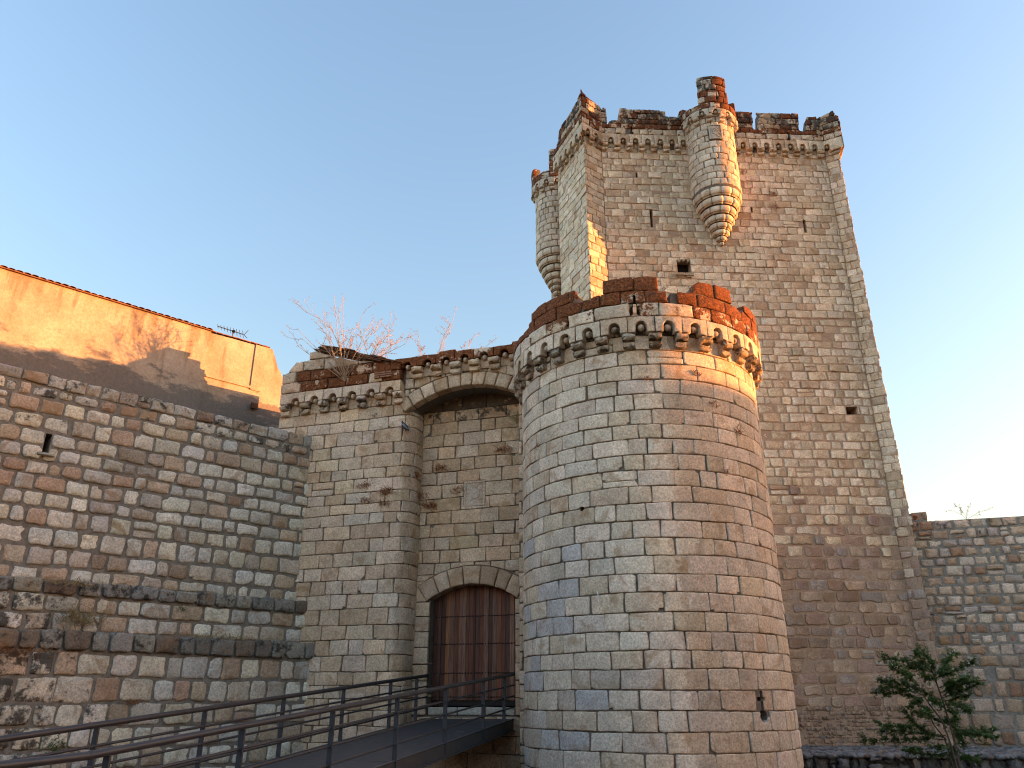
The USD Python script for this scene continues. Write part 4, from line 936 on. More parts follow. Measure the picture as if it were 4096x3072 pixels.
def keep():
    rng = np.random.default_rng(51)
    t = thing('keep', 'tall square stone keep with a hanging round turret on its front', 'tower')
    rid, jnt, rj, tip, lf = np.array((3.5, 30.24)), np.array((4.42, 30.92)), np.array((15.69, 31.51)), np.array((16.24, 31.20)), np.array((2.37, 33.0))
    F, SR, SL, RS = Plane(jnt, 87), Plane(rid, 53, (1, 0.0, 1.303)), Plane(rid, 158, (-1, 0.0, 1.303)), Plane(tip, 119, (-1, 0.0, 1.35))
    RB = Plane(tip, 12, (1, 0.0, 1.35))
    PSR, PSL, PRS, PRB = Plane(rid, 53, (1, 0.25, 1.303)), Plane(rid, 158, (-1, 0.25, 1.303)), Plane(tip, 119, (-1, 0.25, 1.35)), Plane(tip, 12, (1, 0.25, 1.35))                                       # right flank, going back
    ZB, ZT = -1.6, 26.4
    win = box(3.25, 18.66, 3.88, 19.42)
    slits = [box(2.16, 21.17, 2.28, 22.16), box(9.58, 21.13, 9.70, 21.83), box(10.1, 11.9, 10.6, 12.25), box(1.62, 24.0, 1.70, 24.3), box(7.1, 22.2, 7.2, 22.5)]
    hol = unary_union([win] + slits)
    bart_foot = Point(5.25, 22.5).buffer(0.2)
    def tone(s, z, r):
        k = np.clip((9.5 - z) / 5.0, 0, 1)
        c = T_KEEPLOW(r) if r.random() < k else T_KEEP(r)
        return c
    def wear(s, z, r): return (0.05 * r.random() + 0.03, 0.10 * r.random() ** 2 + (0.55 if z > 25.9 else 0.12 if z > 25.3 else 0), 0)  # highest stones sooty, with the shade of the niches painted in
    zup = list(np.arange(13.2, 25.9, 0.372)) + [26.05, 26.4]
    zup[-3] = min(zup[-3], 25.75)
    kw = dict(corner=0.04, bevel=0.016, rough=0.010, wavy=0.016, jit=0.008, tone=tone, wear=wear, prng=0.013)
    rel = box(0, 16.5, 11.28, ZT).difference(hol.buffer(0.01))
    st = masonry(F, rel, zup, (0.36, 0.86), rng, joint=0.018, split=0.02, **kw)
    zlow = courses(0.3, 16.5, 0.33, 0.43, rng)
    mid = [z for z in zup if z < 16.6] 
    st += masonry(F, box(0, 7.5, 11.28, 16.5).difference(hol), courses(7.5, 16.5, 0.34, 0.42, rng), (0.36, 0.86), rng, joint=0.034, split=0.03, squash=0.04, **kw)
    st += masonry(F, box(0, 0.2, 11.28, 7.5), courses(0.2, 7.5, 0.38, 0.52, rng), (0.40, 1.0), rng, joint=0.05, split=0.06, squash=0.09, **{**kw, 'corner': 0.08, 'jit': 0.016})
    # rubble footing
    st += masonry(F, box(0, -1.6, 11.28, 0.25), courses(-1.6, 0.25, 0.10, 0.20, rng), (0.10, 0.34), rng, joint=0.018, split=0, squash=0.06, **{**kw, 'corner': 0.035, 'tone': lambda s, z, r: T_KEEPLOW(r) * 0.8, 'wear': lambda s, z, r: (0.05, 0.25 * (z > -0.2) + 0.1, 0), 'prng': 0.02})
    for surf, a, b in ((RS, -0.62, 0.0), (RB, 0.0, 0.9)):
        st += masonry(surf, box(a, -1.6, b, 7.0), courses(-1.6, 7.0, 0.35, 0.44, rng), (0.3, 0.62), rng, joint=0.05, split=0.03, **{**kw, 'corner': 0.06, 'jit': 0.012})
    for surf, a, b, w in ((SR, 0.0, 1.14, (0.35, 0.72)), (SL, -3.0, 0.0, (0.34, 0.75)), (RS, -0.62, 0.0, (0.3, 0.6)), (RB, 0.0, 2.5, (0.35, 0.8))):
        st += masonry(surf, box(a, 9.0 if surf in (SR, SL) else 7.0, b, ZT), courses(9.0 if surf in (SR, SL) else 7.0, ZT, 0.35, 0.40, rng), w, rng, joint=0.018, split=0.01, **kw)
    # wall cores (hollow inside)
    put(t, 'wall_core', *slab(box(0, ZB, 11.28, ZT + 0.3).difference(hol), F, -0.02, -1.6), 'mortar_tan')
    body = Polygon([tuple(rid + (0.02, 0.06)), tuple(jnt + (0.0, 0.05)), (4.3, 32.4), (2.9, 33.6), tuple(lf + (0.03, 0.0))])
    m = trimesh.creation.extrude_polygon(body, ZT + 0.3 - ZB, engine='earcut'); put(t, 'spur_core', np.array(m.vertices) + (0, 0, ZB), m.faces, 'mortar_tan')
    rb = Polygon([tuple(tip + (-0.03, 0.02)), tuple(tip + (2.2, 9.8)), tuple(tip + (0.6, 9.8)), (15.4, 33.0), tuple(rj + (-0.2, 0.05)), tuple(rj + (0, 0.05))])
    m = trimesh.creation.extrude_polygon(rb, ZT + 0.3 - ZB, engine='earcut'); put(t, 'flank_core', np.array(m.vertices) + (0, 0, ZB), m.faces, 'mortar_tan')
    lb = Polygon([(2.9, 33.2), (4.4, 32.6), (4.4, 41), (2.4, 41)])
    m = trimesh.creation.extrude_polygon(lb, ZT + 0.3 - ZB, engine='earcut'); put(t, 'flank_core', np.array(m.vertices) + (0, 0, ZB), m.faces, 'mortar_tan')
    m = trimesh.creation.extrude_polygon(Polygon([(2.4, 40.4), (18.4, 40.9), (18.4, 42), (2.4, 41.6)]), ZT + 0.3 - ZB, engine='earcut'); put(t, 'back_wall', np.array(m.vertices) + (0, 0, ZB), m.faces, 'mortar_tan')
    m = trimesh.creation.extrude_polygon(Polygon([(3.6, 32.0), (16.5, 32.6), (18, 41), (2.9, 41)]), 0.3, engine='earcut'); put(t, 'roof_deck', np.array(m.vertices) + (0, 0, 26.0), m.faces, 'mortar_tan')
    # parapets
    P = 0.25
    def pw(s, z, r):
        if z < 26.4: return (0.08, 0.22, 0)
        if z < 26.78: return (float(np.clip(0.28 + r.normal(0, 0.18), 0, 0.8)), 0.22, 0)
        if z < 27.2: return (float(np.clip(0.70 + r.normal(0, 0.15), 0, 1)), 0.25, 0)
        return (float(np.clip(0.55 + r.normal(0, 0.2), 0, 1)), 0.42 + 0.2 * r.random(), 0)
    pt = lambda s, z, r: T_KEEP(r) * (0.9 if z < 26.7 else 0.75)
    zz = [25.90, 26.42, 26.78, 27.08, 27.40, 27.75, 28.12, 28.6]
    def parapet(surf, out, balls, zball, corb, rngp, loops=()):
        nonlocal st
        nich = unary_union([niche(b, zball, 0.135, 0.35) for b in balls] + list(loops)) if balls or loops else Polygon()
        o = out.difference(nich)
        sb = sorted(balls)
        x0, _, x1, _ = out.bounds
        ed = [x0] + [(a + b) / 2 if b - a < 1.0 else None for a, b in zip(sb[:-1], sb[1:])] + [x1]
        if None in ed: i = ed.index(None); ed = ed[:i] + [sb[i - 1] + 0.31, sb[i] - 0.31] + ed[i + 1:]
        zlo = out.bounds[1]
        st += arch_course(surf, ed, sb, zball, 0.135, zlo, 26.42, rngp, pt, pw, P, outline=out)
        st += masonry(surf, o.intersection(box(-20, 26.42, 20, 40)), zz[1:], (0.38, 0.74), rngp, joint=0.02, corner=0.03, bevel=0.024, rough=0.02, tone=pt, wear=pw, proud=P, back=0.2, jit=0.008, split=0.02)
        put(t, 'parapet_core', *slab(o.buffer(-0.025), surf, P - 0.05, P - 0.5), 'mortar_dark')
        for b in balls: ball(t, surf, b, zball, 0.12, 0.09, rngp, T_KEEP(rngp) * 0.72, (0.1, 0.4, 0))
        for c in corb: corbel(t, surf, c, 25.55, rngp, T_KEEP(rngp) * 0.9, (0.08, 0.36 + 0.1 * rngp.random(), 0), w=0.31, scale=1.0)
    lp = lambda s, z: unary_union([Point(s, z).buffer(0.09, quad_segs=3), box(s - 0.025, z, s + 0.025, z + 0.38)])
    bl = [0.45, 1.07, 1.68, 2.30, 2.92, 3.51, 4.08]
    br = [7.09, 7.68, 8.28, 8.89, 9.50, 10.11, 10.72]
    outF = Polygon([(0.0, 25.9), (0.0, 27.9), (0.31, 28.05), (0.31, 27.0), (0.41, 27.24), (0.87, 27.26), (0.97, 28.03), (1.30, 28.04), (1.34, 27.98), (2.97, 27.99), (3.30, 27.97), (3.30, 27.62), (3.96, 27.62), (4.0, 27.98), (4.18, 28.06), (4.9, 28.05), (5.6, 28.1), (6.6, 28.12), (7.78, 28.11), (7.72, 27.0), (7.96, 27.0), (8.07, 28.10), (10.13, 28.10), (10.10, 27.0), (10.36, 26.96), (10.60, 27.94), (11.08, 28.0), (11.10, 27.9), (11.2, 27.9), (11.2, 25.9)])
    parapet(F, outF, bl + br, 26.06, [0.14, 0.76, 1.38, 1.99, 2.61, 3.22, 3.80, 6.78, 7.38, 7.98, 8.58, 9.20, 9.80, 10.41, 11.02], rng, [lp(1.52, 26.52), lp(9.47, 26.5)])
    parapet(PSR, Polygon([(-0.33, 25.95), (-0.33, 28.55), (-0.2, 28.30), (0.18, 28.17), (0.91, 28.08), (1.06, 27.9), (1.06, 25.9)]), [0.05, 0.62], 26.06, [0.33, 0.95], rng)
    parapet(PSL, Polygon([(-3.05, 25.9), (-3.0, 27.0), (-2.42, 27.35), (-2.30, 27.80), (-1.94, 27.92), (-1.0, 27.95), (-0.03, 28.18), (0.30, 28.30), (0.33, 28.55), (0.33, 25.9)]), [-0.35, -0.95, -1.55, -2.12, -2.7], 26.04, [-0.04, -0.65, -1.25, -1.84, -2.4], rng)
    parapet(PRS, Polygon([(-0.66, 25.75), (-0.66, 27.9), (-0.3, 27.98), (0.13, 28.06), (0.16, 27.86), (0.29, 27.70), (0.30, 25.75)]), [-0.45], 26.06, [], rng)
    parapet(PRB, Polygon([(-0.33, 25.75), (-0.33, 27.70), (0.9, 27.8), (0.9, 27.0), (1.5, 27.0), (1.5, 27.9), (3.0, 27.9), (3.0, 25.75)]), [], 26.0, [0.5, 1.1, 1.7, 2.3], rng)
    for k, (z, d) in enumerate(((25.66, 0.12), (25.84, 0.20))):
        put(t, 'corner_roll', *tube(RS.map(np.array([-0.35, -0.15, 0.02]), np.full(3, z), np.full(3, d - 0.06)), 0.10, 8), 'stone', True, dict(tone=(0.40, 0.32, 0.24), wear=(0.1, 0.3, 0), rnd=(0.3, 0.1, 0.8)))
    # cap stones
    for surf, s, z in ((F, 7.35, 28.17), (F, 8.1, 28.15), (F, 8.85, 28.15), (F, 9.95, 28.15), (F, 0.2, 28.1)):
        ball(t, surf, s, z, 0.05, 0.075, rng, T_KEEP(rng) * 0.6, (0.4, 0.6, 0))
    lay(t, st)
    put(t, 'window_dark_panel', *slab(box(3.0, 18.4, 4.1, 19.7), F, -0.45, -0.55), 'dark_inside')  # dark panel standing in for the unlit room behind the window
    # window: dark opening with a lobed head and a moulded sill
    for k, x in enumerate((3.35, 3.56, 3.78)):
        put(t, 'window_lobe', *tube(F.map(np.full(2, x), np.full(2, 19.36 + (0.05 if k == 1 else 0)), np.array([0.03, -0.13])), 0.07, 8), 'stone', True, dict(tone=(0.42, 0.34, 0.26), wear=(0.05, 0.3, 0), rnd=rng.random(3)))
    for x0, x1 in ((3.16, 3.55), (3.57, 3.96)):
        put(t, 'window_sill', *slab(box(x0, 18.56, x1, 18.68), F, 0.12, -0.4), 'stone', prim=dict(tone=(0.44, 0.37, 0.28), wear=(0.05, 0.2, 0), rnd=(0.5, 0.2, 0.3)))
        put(t, 'window_sill', *slab(box(x0 + 0.06, 18.49, x1 - 0.06, 18.56), F, 0.07, -0.4), 'stone', prim=dict(tone=(0.44, 0.37, 0.28), wear=(0.05, 0.2, 0), rnd=(0.5, 0.2, 0.3)))
    bt = tn(palette([(0.602, 0.481, 0.360), (0.563, 0.450, 0.335), (0.627, 0.512, 0.391), (0.538, 0.425, 0.310)], 0.06))
    bartizan(t, (9.86, 31.12), 1.18, 20.45, np.random.default_rng(52), True, bt,
             [(-125, 7.1), (-92, 7.1), (-90, 7.55), (-72, 7.5), (-66, 7.1), (-31, 7.05), (-30, 8.72), (33, 8.72), (34, 7.1), (66, 7.1), (68, 7.85), (86, 7.8), (88, 7.1), (125, 7.1)], bartlabel='hanging round turret on the middle of the front with a coat of arms')
    bartizan(t, (2.46, 36.6), 1.12, 20.60, np.random.default_rng(53), False, bt,
             [(-125, 7.0), (-100, 7.0), (-99, 7.8), (-66, 7.9), (-64, 7.2), (-18, 7.2), (-17, 8.6), (40, 8.7), (41, 7.1), (125, 7.1)], th=(-150, 100), bartlabel='hanging round turret half hidden on the left flank')
keep()

# ------------------------------------------------------------------ curtain wall right of the keep
def right_wall():
    rng = np.random.default_rng(61)
    t = thing('curtain_wall', 'lower patchy stone wall running right from the foot of the keep', 'wall')
    S = Plane((16.5, 31.7), 107)
    left = lambda z: -0.25
    area = Polygon([(left(z), z) for z in np.arange(-1.6, 7.7, 0.4)] + [(0.62, 7.68), (0.62, 7.27), (9.0, 7.27), (9.0, -1.6)])
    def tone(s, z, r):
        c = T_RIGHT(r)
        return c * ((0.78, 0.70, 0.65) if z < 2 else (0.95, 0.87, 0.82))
    def wear(s, z, r): return (0.5 if (s < 0.7 and z > 7.25) else 0.05, 0.10 * r.random() + (0.32 if z > 6.5 else 0) + (0.15 if z < -0.5 else 0), 0)
    zs = [-1.6, -1.1, -0.6, 0.0, 0.55, 1.1, 1.6, 2.05, 2.43, 2.82, 3.21, 3.57, 3.87, 4.27, 4.67, 5.01, 5.42, 5.76, 6.14, 6.49, 6.88, 7.27, 7.68]
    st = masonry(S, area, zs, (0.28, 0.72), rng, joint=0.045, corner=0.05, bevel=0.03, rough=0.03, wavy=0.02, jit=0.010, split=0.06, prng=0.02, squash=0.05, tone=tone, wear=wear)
    lay(t, st)
    put(t, 'wall_core', *slab(area.buffer(-0.02), S, -0.025, -1.2), 'mortar_grey')
right_wall()

# ------------------------------------------------------------------ steel footbridge
def footbridge():
    t = thing('footbridge', 'dark steel footbridge with tube railings rising to the plank door', 'footbridge')
    e, b, l = np.array([0.01, 21.93]), dirv(18.7), dirv(18.7 - 90)
    WID = 2.42; KINK = -13.75
    def zd(s): return 0.0858 * s if s > KINK else 0.0858 * KINK + 0.03 * (s - KINK)
    def pt(s, off, z): q = e + b * s + l * off; return np.array([q[0], q[1], zd(s) + z])
    spans = [(0.22, KINK), (KINK, -24.0)]
    def bar(s0, s1, o0, o1, z0, z1):
        v = np.array([pt(s, o, z) for s in (s0, s1) for o in (o0, o1) for z in (z0, z1)])
        f = np.array([(0, 1, 3), (0, 3, 2), (4, 6, 7), (4, 7, 5), (0, 4, 5), (0, 5, 1), (2, 3, 7), (2, 7, 6), (0, 2, 6), (0, 6, 4), (1, 5, 7), (1, 7, 3)])
        if np.linalg.det(np.array([v[4] - v[0], v[2] - v[0], v[1] - v[0]])) < 0: f = f[:, ::-1]
        return v, f[:, ::-1]
    for s0, s1 in spans:
        n = 6 if s1 < KINK else 7
        ed = np.linspace(s0, s1, n)
        for a, c in zip(ed[:-1], ed[1:]):
            put(t, 'deck_plate', *bar(a - 0.004, c + 0.004, -0.04, WID + 0.04, -0.035, -0.012), 'deck_steel')
        for o in (-0.04, WID + 0.04):
            sg = -1 if o < 0 else 1
            mb = MB()
            mb.add(*bar(s0, s1, o, o - sg * 0.012, -0.27, -0.037)).add(*bar(s0, s1, o + sg * 0.05, o - sg * 0.06, -0.287, -0.272)).add(*bar(s0, s1, o + sg * 0.02, o - sg * 0.05, -0.010, 0.004))
            put(t, 'side_beam', *mb.get(), 'steel')
        for a in ed[1:-1]:
            put(t, 'cross_beam', *bar(a - 0.05, a + 0.05, 0.02, WID - 0.02, -0.25, -0.04), 'steel')
    posts = [-0.72] + [-2.22 - 2.26 * k for k in range(10)]
    for o in (0.0, WID):
        sg = -1 if o == 0 else 1
        for s in posts:
            z = zd(s)
            v, f = boxvf((0.085, 0.028, 1.26), (0, 0, 0))
            ang = math.atan2(l[1], l[0]); c, sn = math.cos(ang), math.sin(ang)
            v[:, :2] = v[:, :2] @ np.array([[c, sn], [-sn, c]])
            q = pt(s, o + sg * 0.02, 0.41)
            put(t, 'post', v + q, f, 'steel')
        s_end = 0.12 if o == 0 else -0.05
        for nm, z, r in (('handrail', 1.075, 0.043), ('rail', 0.80, 0.021), ('rail', 0.535, 0.021), ('rail', 0.265, 0.021)):
            if o == 0:
                pts = [pt(s_end, o, z), pt(KINK, o, z), pt(-24, o, z)]
            else:
                pts = [pt(s_end, o, z), pt(KINK, o, z), pt(-24, o, z)]
            put(t, nm, *tube(np.array(pts), r, 12 if r > 0.03 else 8), 'steel', 50)
    v, f = tube(np.array([pt(KINK - 0.015, 0, 1.075), pt(KINK + 0.015, 0, 1.075)]), 0.047, 12)
    put(t, 'joint_collar', v, f, 'steel', 50)
    rng = np.random.default_rng(71)
    # a pale feather and specks of litter lying on the plates
    q = pt(-2.75, 0.35, 0.0)
    v = np.array([q + (-0.10, 0.0, -0.005), q + (0, -0.012, 0.008), q + (0.10, 0.03, 0.006), q + (0.0, 0.02, 0.004)])
    p = put('/World', 'feather', np.vstack([v, v - (0, 0, 0.004)]), np.array([(0, 1, 2), (0, 2, 3), (4, 6, 5), (4, 7, 6)]), 'petal')
    meta(stage.GetPrimAtPath(p), 'pale feather lying on the dark deck of the footbridge', 'feather')
    mb = MB()
    for k in range(70):
        s, o = -rng.uniform(0.1, 10) , rng.uniform(0.05, WID - 0.05) if rng.random() < 0.5 else rng.uniform(0.02, 0.3)
        q = pt(s, o, -0.008); a = rng.uniform(0, 6.28); w = rng.uniform(0.008, 0.022)
        d = np.array([math.cos(a), math.sin(a), 0.0]) * w; n = np.array([-d[1], d[0], 0]) * 0.4
        mb.add(np.array([q - d, q + n, q + d + (0, 0, 0.006), q - n]), [(0, 3, 2), (0, 2, 1)])
    p = put('/World', 'litter', *mb.get(), 'dry_grass', kind='stuff')
    meta(stage.GetPrimAtPath(p), 'tiny pale bits of dry litter strewn over the footbridge deck', 'litter')
footbridge()

# ------------------------------------------------------------------ stone-filled gabion in front of the keep
def gabion():
    rng = np.random.default_rng(81)
    t = thing('gabion_wall', 'low dark gabion of wire mesh filled with stones below the keep', 'retaining wall')
    S = Plane((6.5, 27.25), 97)
    put(t, 'fill_core', *slab(box(0, -2.7, 14, -1.22), S, -0.14, -5.2), 'dirt')
    st = []
    for z0, z1 in ((-2.6, -2.25), (-2.25, -1.95), (-1.95, -1.62), (-1.62, -1.16)):
        st += masonry(S, box(0, z0, 14, z1), [z0, z1], (0.22, 0.55), rng, joint=0.05, corner=0.09, bevel=0.06, rough=0.06, jit=0.02, split=0.25, squash=0.16, prng=0.05, back=0.2,
                      tone=lambda s, z, r: np.array((0.14, 0.136, 0.132)) * r.uniform(0.5, 1.3), wear=lambda s, z, r: (0.05, 0.4, 0))
    I1 = trimesh.creation.icosphere(subdivisions=1)
    for a in range(70):       # broken stones lying in the top layer
        for d in range(18):
            s = a * 0.2 + rng.uniform(0, 0.15); dep = -0.04 - d * 0.27 + rng.uniform(-0.08, 0.08)
            v = np.array(I1.vertices) * (0.16, 0.16, 0.075) * rng.uniform(0.7, 1.3) * (1 + rng.uniform(-0.3, 0.3, (len(I1.vertices), 1)))
            w = S.map(s + v[:, 0], -1.17 + v[:, 2], dep + v[:, 1])
            st.append(dict(v=w, f=np.array(I1.faces), tone=np.array((0.15, 0.148, 0.145)) * rng.uniform(0.5, 1.3), wear=(0, 0.3, 0), rnd=rng.random(3), area=0.05))
    lay(t, st)
    mb = MB()
    for s in np.arange(0, 14, 0.16):
        for k, z in enumerate(np.arange(-2.6, -1.1, 0.14)):
            x = s + (0.08 if k % 2 else 0)
            a = S.map(np.array([x, x + 0.08, x + 0.08]), np.array([z, z + 0.07, z + 0.14]), np.full(3, 0.07))
            mb.add(*tube(a, 0.004, 3, False))
            a = S.map(np.array([x, x - 0.08]), np.array([z, z + 0.07]), np.full(2, 0.07))
            mb.add(*tube(a, 0.004, 3, False))
    put(t, 'wire_mesh', *mb.get(), 'aluminium', kind='stuff')
gabion()

# ------------------------------------------------------------------ young flowering tree at lower right
def young_tree():
    rng = np.random.default_rng(91)
    t = thing('young_tree', 'slim dark green young tree with white flowers at the lower right', 'tree', loc=(11.45, 22.0, -2.45))
    K, KZ = 0.00208, 0.00192
    def L(zx, zy, d=0.0): return np.array([(zx - 1190) * K, d, (1650 - zy) * KZ + 1.36])
    trunks = [([(1195, 2360), (1190, 1650), (1180, 1250), (1140, 880), (1095, 570), (1070, 450)], 0.0, 0.034),
              ([(1200, 2350), (1115, 1400), (1045, 1110), (950, 950), (885, 820), (805, 600)], -0.15, 0.026),
              ([(1190, 2350), (1090, 1330), (1010, 1170), (960, 1000), (900, 900)], 0.16, 0.022)]
    for pts, d, r in trunks:
        p = np.array([L(x, y, d * min(1, i / 2)) for i, (x, y) in enumerate(pts)])
        put(t, 'trunk', *tube(p, np.linspace(r, r * 0.4, len(p)), 7), 'bark', 60)
    sprays = [((1080, 480), (830, 320), (560, 300)), ((1090, 520), (900, 350), (820, 230)), ((1090, 520), (1120, 380), (900, 200)), ((1090, 560), (1300, 420), (1600, 220)), ((1095, 580), (1200, 500), (1520, 390)),
              ((1095, 570), (1300, 500), (1350, 440)), ((1120, 760), (1250, 660), (1350, 560)), ((1130, 820), (1300, 760), (1500, 650)), ((1135, 860), (1250, 830), (1400, 800)), ((1150, 900), (1400, 880), (1590, 990)),
              ((1140, 850), (1000, 720), (960, 640)), ((900, 800), (750, 700), (550, 680)), ((850, 700), (700, 620), (580, 590)), ((805, 600), (650, 520), (400, 440)), ((820, 640), (700, 480), (620, 400)),
              ((890, 830), (760, 760), (430, 760)), ((900, 850), (800, 850), (680, 940)), ((950, 950), (850, 1000), (700, 1000)), ((1160, 1000), (1260, 960), (1310, 1080)), ((1165, 1050), (1300, 1150), (1390, 1330)),
              ((1165, 1100), (1280, 1220), (1300, 1390)), ((1180, 1230), (1500, 1300), (1790, 1230)), ((1180, 1250), (1400, 1260), (1680, 1320)), ((1080, 1300), (950, 1280), (450, 1230)), ((760, 1220), (600, 1190), (280, 1150)),
              ((1080, 1330), (800, 1280), (690, 1000)), ((1100, 1400), (900, 1440), (600, 1480)), ((1100, 1350), (700, 1330), (200, 1370)), ((1190, 1450), (1250, 1440), (1240, 1560)), ((1190, 1500), (1350, 1560), (1500, 1620)),
              ((1050, 1120), (1000, 1050), (840, 1010)), ((1150, 950), (1020, 880), (900, 860)), ((1140, 800), (1250, 700), (1330, 640)), ((1100, 600), (1010, 560), (930, 560)), ((1080, 500), (1000, 420), (880, 420)), ((1110, 700), (1220, 640), (1250, 600)),
              ((1000, 1180), (1100, 1080), (1210, 1120)), ((1195, 1480), (1100, 1560), (700, 1520))]
    leaves, fl, tw = MB(), MB(), MB()
    tips = []
    for a, m, b in sprays:
        d0, d1 = rng.normal(0, 0.10), rng.normal(0, 0.45)
        A, M, B = L(*a, d0 * 0.5), L(*m, (d0 + d1) / 2), L(*b, d1)
        u = np.linspace(0, 1, 9)[:, None]
        main = A * (1 - u) ** 2 + 2 * u * (1 - u) * M + B * u ** 2 + rng.normal(0, 0.012, (9, 3))
        tw.add(*tube(main, np.linspace(0.010, 0.003, 9), 4, False)); tips.append(main[-1])
        n = int(14 + np.linalg.norm(B - A) * 26)
        subs = [main]
        for k in range(n):
            i = rng.integers(2, 9); o = main[i]; dirn = (main[min(i, 8)] - main[i - 1]); dirn /= np.linalg.norm(dirn)
            q = dirn * 0.6 + rng.normal(0, 0.6, 3); q /= np.linalg.norm(q)
            Ls = rng.uniform(0.08, 0.24); s_ = np.array([o, o + q * Ls * 0.5 + (0, 0, 0.01), o + q * Ls])
            tw.add(*tube(s_, 0.0028, 3, False)); subs.append(s_)
        for s_ in subs:
            ln = np.linalg.norm(s_[-1] - s_[0]); cnt = int(9 + ln * 95)
            for k in range(cnt):
                w = rng.random() * (len(s_) - 1); i = int(w); o = s_[i] + (s_[min(i + 1, len(s_) - 1)] - s_[i]) * (w - i)
                dr = rng.normal(0, 1, 3); dr[2] = dr[2] * 0.5 - 0.15; dr /= np.linalg.norm(dr)
                sd = np.cross(dr, rng.normal(0, 0.5, 3) + (0, 0, 1)); sd /= np.linalg.norm(sd)
                ll, ww = rng.uniform(0.036, 0.062), rng.uniform(0.013, 0.022)
                o2 = o + dr * 0.012
                leaves.add([o2, o2 + dr * ll * 0.5 + sd * ww, o2 + dr * ll, o2 + dr * ll * 0.5 - sd * ww], [(0, 1, 2), (0, 2, 3)])
    for k in range(40):
        o = tips[rng.integers(len(tips))] + rng.normal(0, 0.05, 3)
        for j in range(rng.integers(2, 6)):
            c = o + rng.normal(0, 0.018, 3)
            v = ICO5.vertices * rng.uniform(0.008, 0.017) + c
            fl.add(v, ICO5.faces)
    put(t, 'twigs', *tw.get(), 'bark', kind='stuff')
    put(t, 'crown', *leaves.get(), 'leaf', kind='stuff')
    put(t, 'flowers', *fl.get(), 'petal', kind='stuff')
ICO5 = trimesh.creation.icosphere(subdivisions=0)
young_tree()

# ------------------------------------------------------------------ dried plants, weeds and grass on the walls
def fennel(name, label, root, targets, rng, group=None, heads=True, mat='straw', r0=0.011):
    """dry branched stalks: each reaches a target point, forks and ends in small seed heads"""
    root = np.asarray(root, float)
    t = thing(name, label, 'dried plant', group=group, loc=root)
    st, hd = MB(), MB()
    def head(p):
        for k in range(4):
            c = p + rng.normal(0, 0.022, 3)
            hd.add(ICO5.vertices * rng.uniform(0.007, 0.014) * (1, 1, 0.6) + c, ICO5.faces)
    def grow(a, b, r, lvl):
        n = 6; u = np.linspace(0, 1, n)[:, None]; L = np.linalg.norm(b - a)
        side = rng.normal(0, 0.07 * L, 3)
        p = a + (b - a) * u + side * np.sin(u * math.pi) + np.cumsum(rng.normal(0, 0.006, (n, 3)), 0)
        st.add(*tube(p, np.linspace(r, r * 0.55, n), 4, False))
        if lvl == 0: head(p[-1])
        else:
            d = (p[-1] - p[-2]) / np.linalg.norm(p[-1] - p[-2])
            for i in range(1, n):
                for _ in range(rng.integers(0, 3) if lvl == 2 else rng.integers(0, 2)):
                    q = d * 0.8 + rng.normal(0, 0.42, 3) + (0, 0, 0.25); q /= np.linalg.norm(q)
                    grow(p[i], p[i] + q * L * rng.uniform(0.16, 0.34), r * 0.6, lvl - 1)
            head(p[-1])
    for b in targets: grow(np.zeros(3), np.asarray(b, float) - root, r0, 2)
    put(t, 'stalks', *st.get(), mat, True)
    if heads: put(t, 'seed_heads', *hd.get(), mat, kind='stuff')
GS = Plane(G0, GAZ)
gp = lambda s, z, d: GS.map(np.array([s]), np.array([z]), np.array([d]))[0]
rng = np.random.default_rng(101)
root = gp(-4.10, 9.76, 0.20)
tg = [gp(s, z, rng.uniform(-0.2, 0.9)) for s, z in [(-4.43, 12.55), (-4.9, 11.9), (-5.45, 12.2), (-5.9, 11.75), (-5.2, 11.3), (-4.6, 11.4), (-4.2, 11.7), (-3.9, 11.3), (-5.5, 10.9), (-3.6, 11.5), (-3.2, 11.0), (-4.75, 10.9), (-3.4, 10.6), (-5.0, 10.5), (-4.0, 10.8), (-5.7, 11.4), (-4.35, 12.1), (-3.75, 11.8), (-4.5, 10.5), (-3.3, 11.3), (-5.2, 11.7), (-4.05, 11.2), (-3.1, 10.6)]]
fennel('dried_stalks', 'large fan of dry branching stalks sprouting from a crack in the gate parapet', root, tg, rng, group='dried stalks on the wall tops')
rng = np.random.default_rng(102)
root = gp(-3.5, 10.55, -0.15)
tg = [gp(s, z, rng.uniform(-0.6, 0.3)) for s, z in [(-3.1, 11.9), (-2.9, 11.3), (-2.6, 11.5), (-2.35, 11.2), (-2.2, 10.85), (-3.4, 11.6), (-3.7, 11.4), (-2.7, 10.9), (-3.0, 11.0)]]
fennel('dried_stalks', 'second bunch of pale dry stalks leaning right behind the slate layers', root, tg, rng, group='dried stalks on the wall tops')
rng = np.random.default_rng(103)
fennel('dried_stalks', 'thin tall dry stalk standing on the wall above the great arch', gp(-1.25, 10.2, -0.2), [gp(-0.6, 11.95, -0.2), gp(-0.75, 11.3, -0.1), gp(-0.95, 10.9, -0.3)], rng, r0=0.009, group='dried stalks on the wall tops')
rng = np.random.default_rng(104)
fennel('dried_stalks', 'short dry stalk left of the tall one on the wall above the great arch', gp(-1.7, 10.2, -0.2), [gp(-1.85, 11.0, -0.2), gp(-1.6, 10.7, -0.1)], rng, r0=0.009, group='dried stalks on the wall tops')
rng = np.random.default_rng(105)
fennel('dried_stalks', 'small dry stalk on the gate wall close to the round tower', gp(-0.25, 10.2, -0.2), [gp(0.1, 11.0, -0.2), gp(-0.2, 10.7, -0.1), gp(0.6, 10.65, -0.2)], rng, r0=0.008, group='dried stalks on the wall tops')
rng = np.random.default_rng(106)
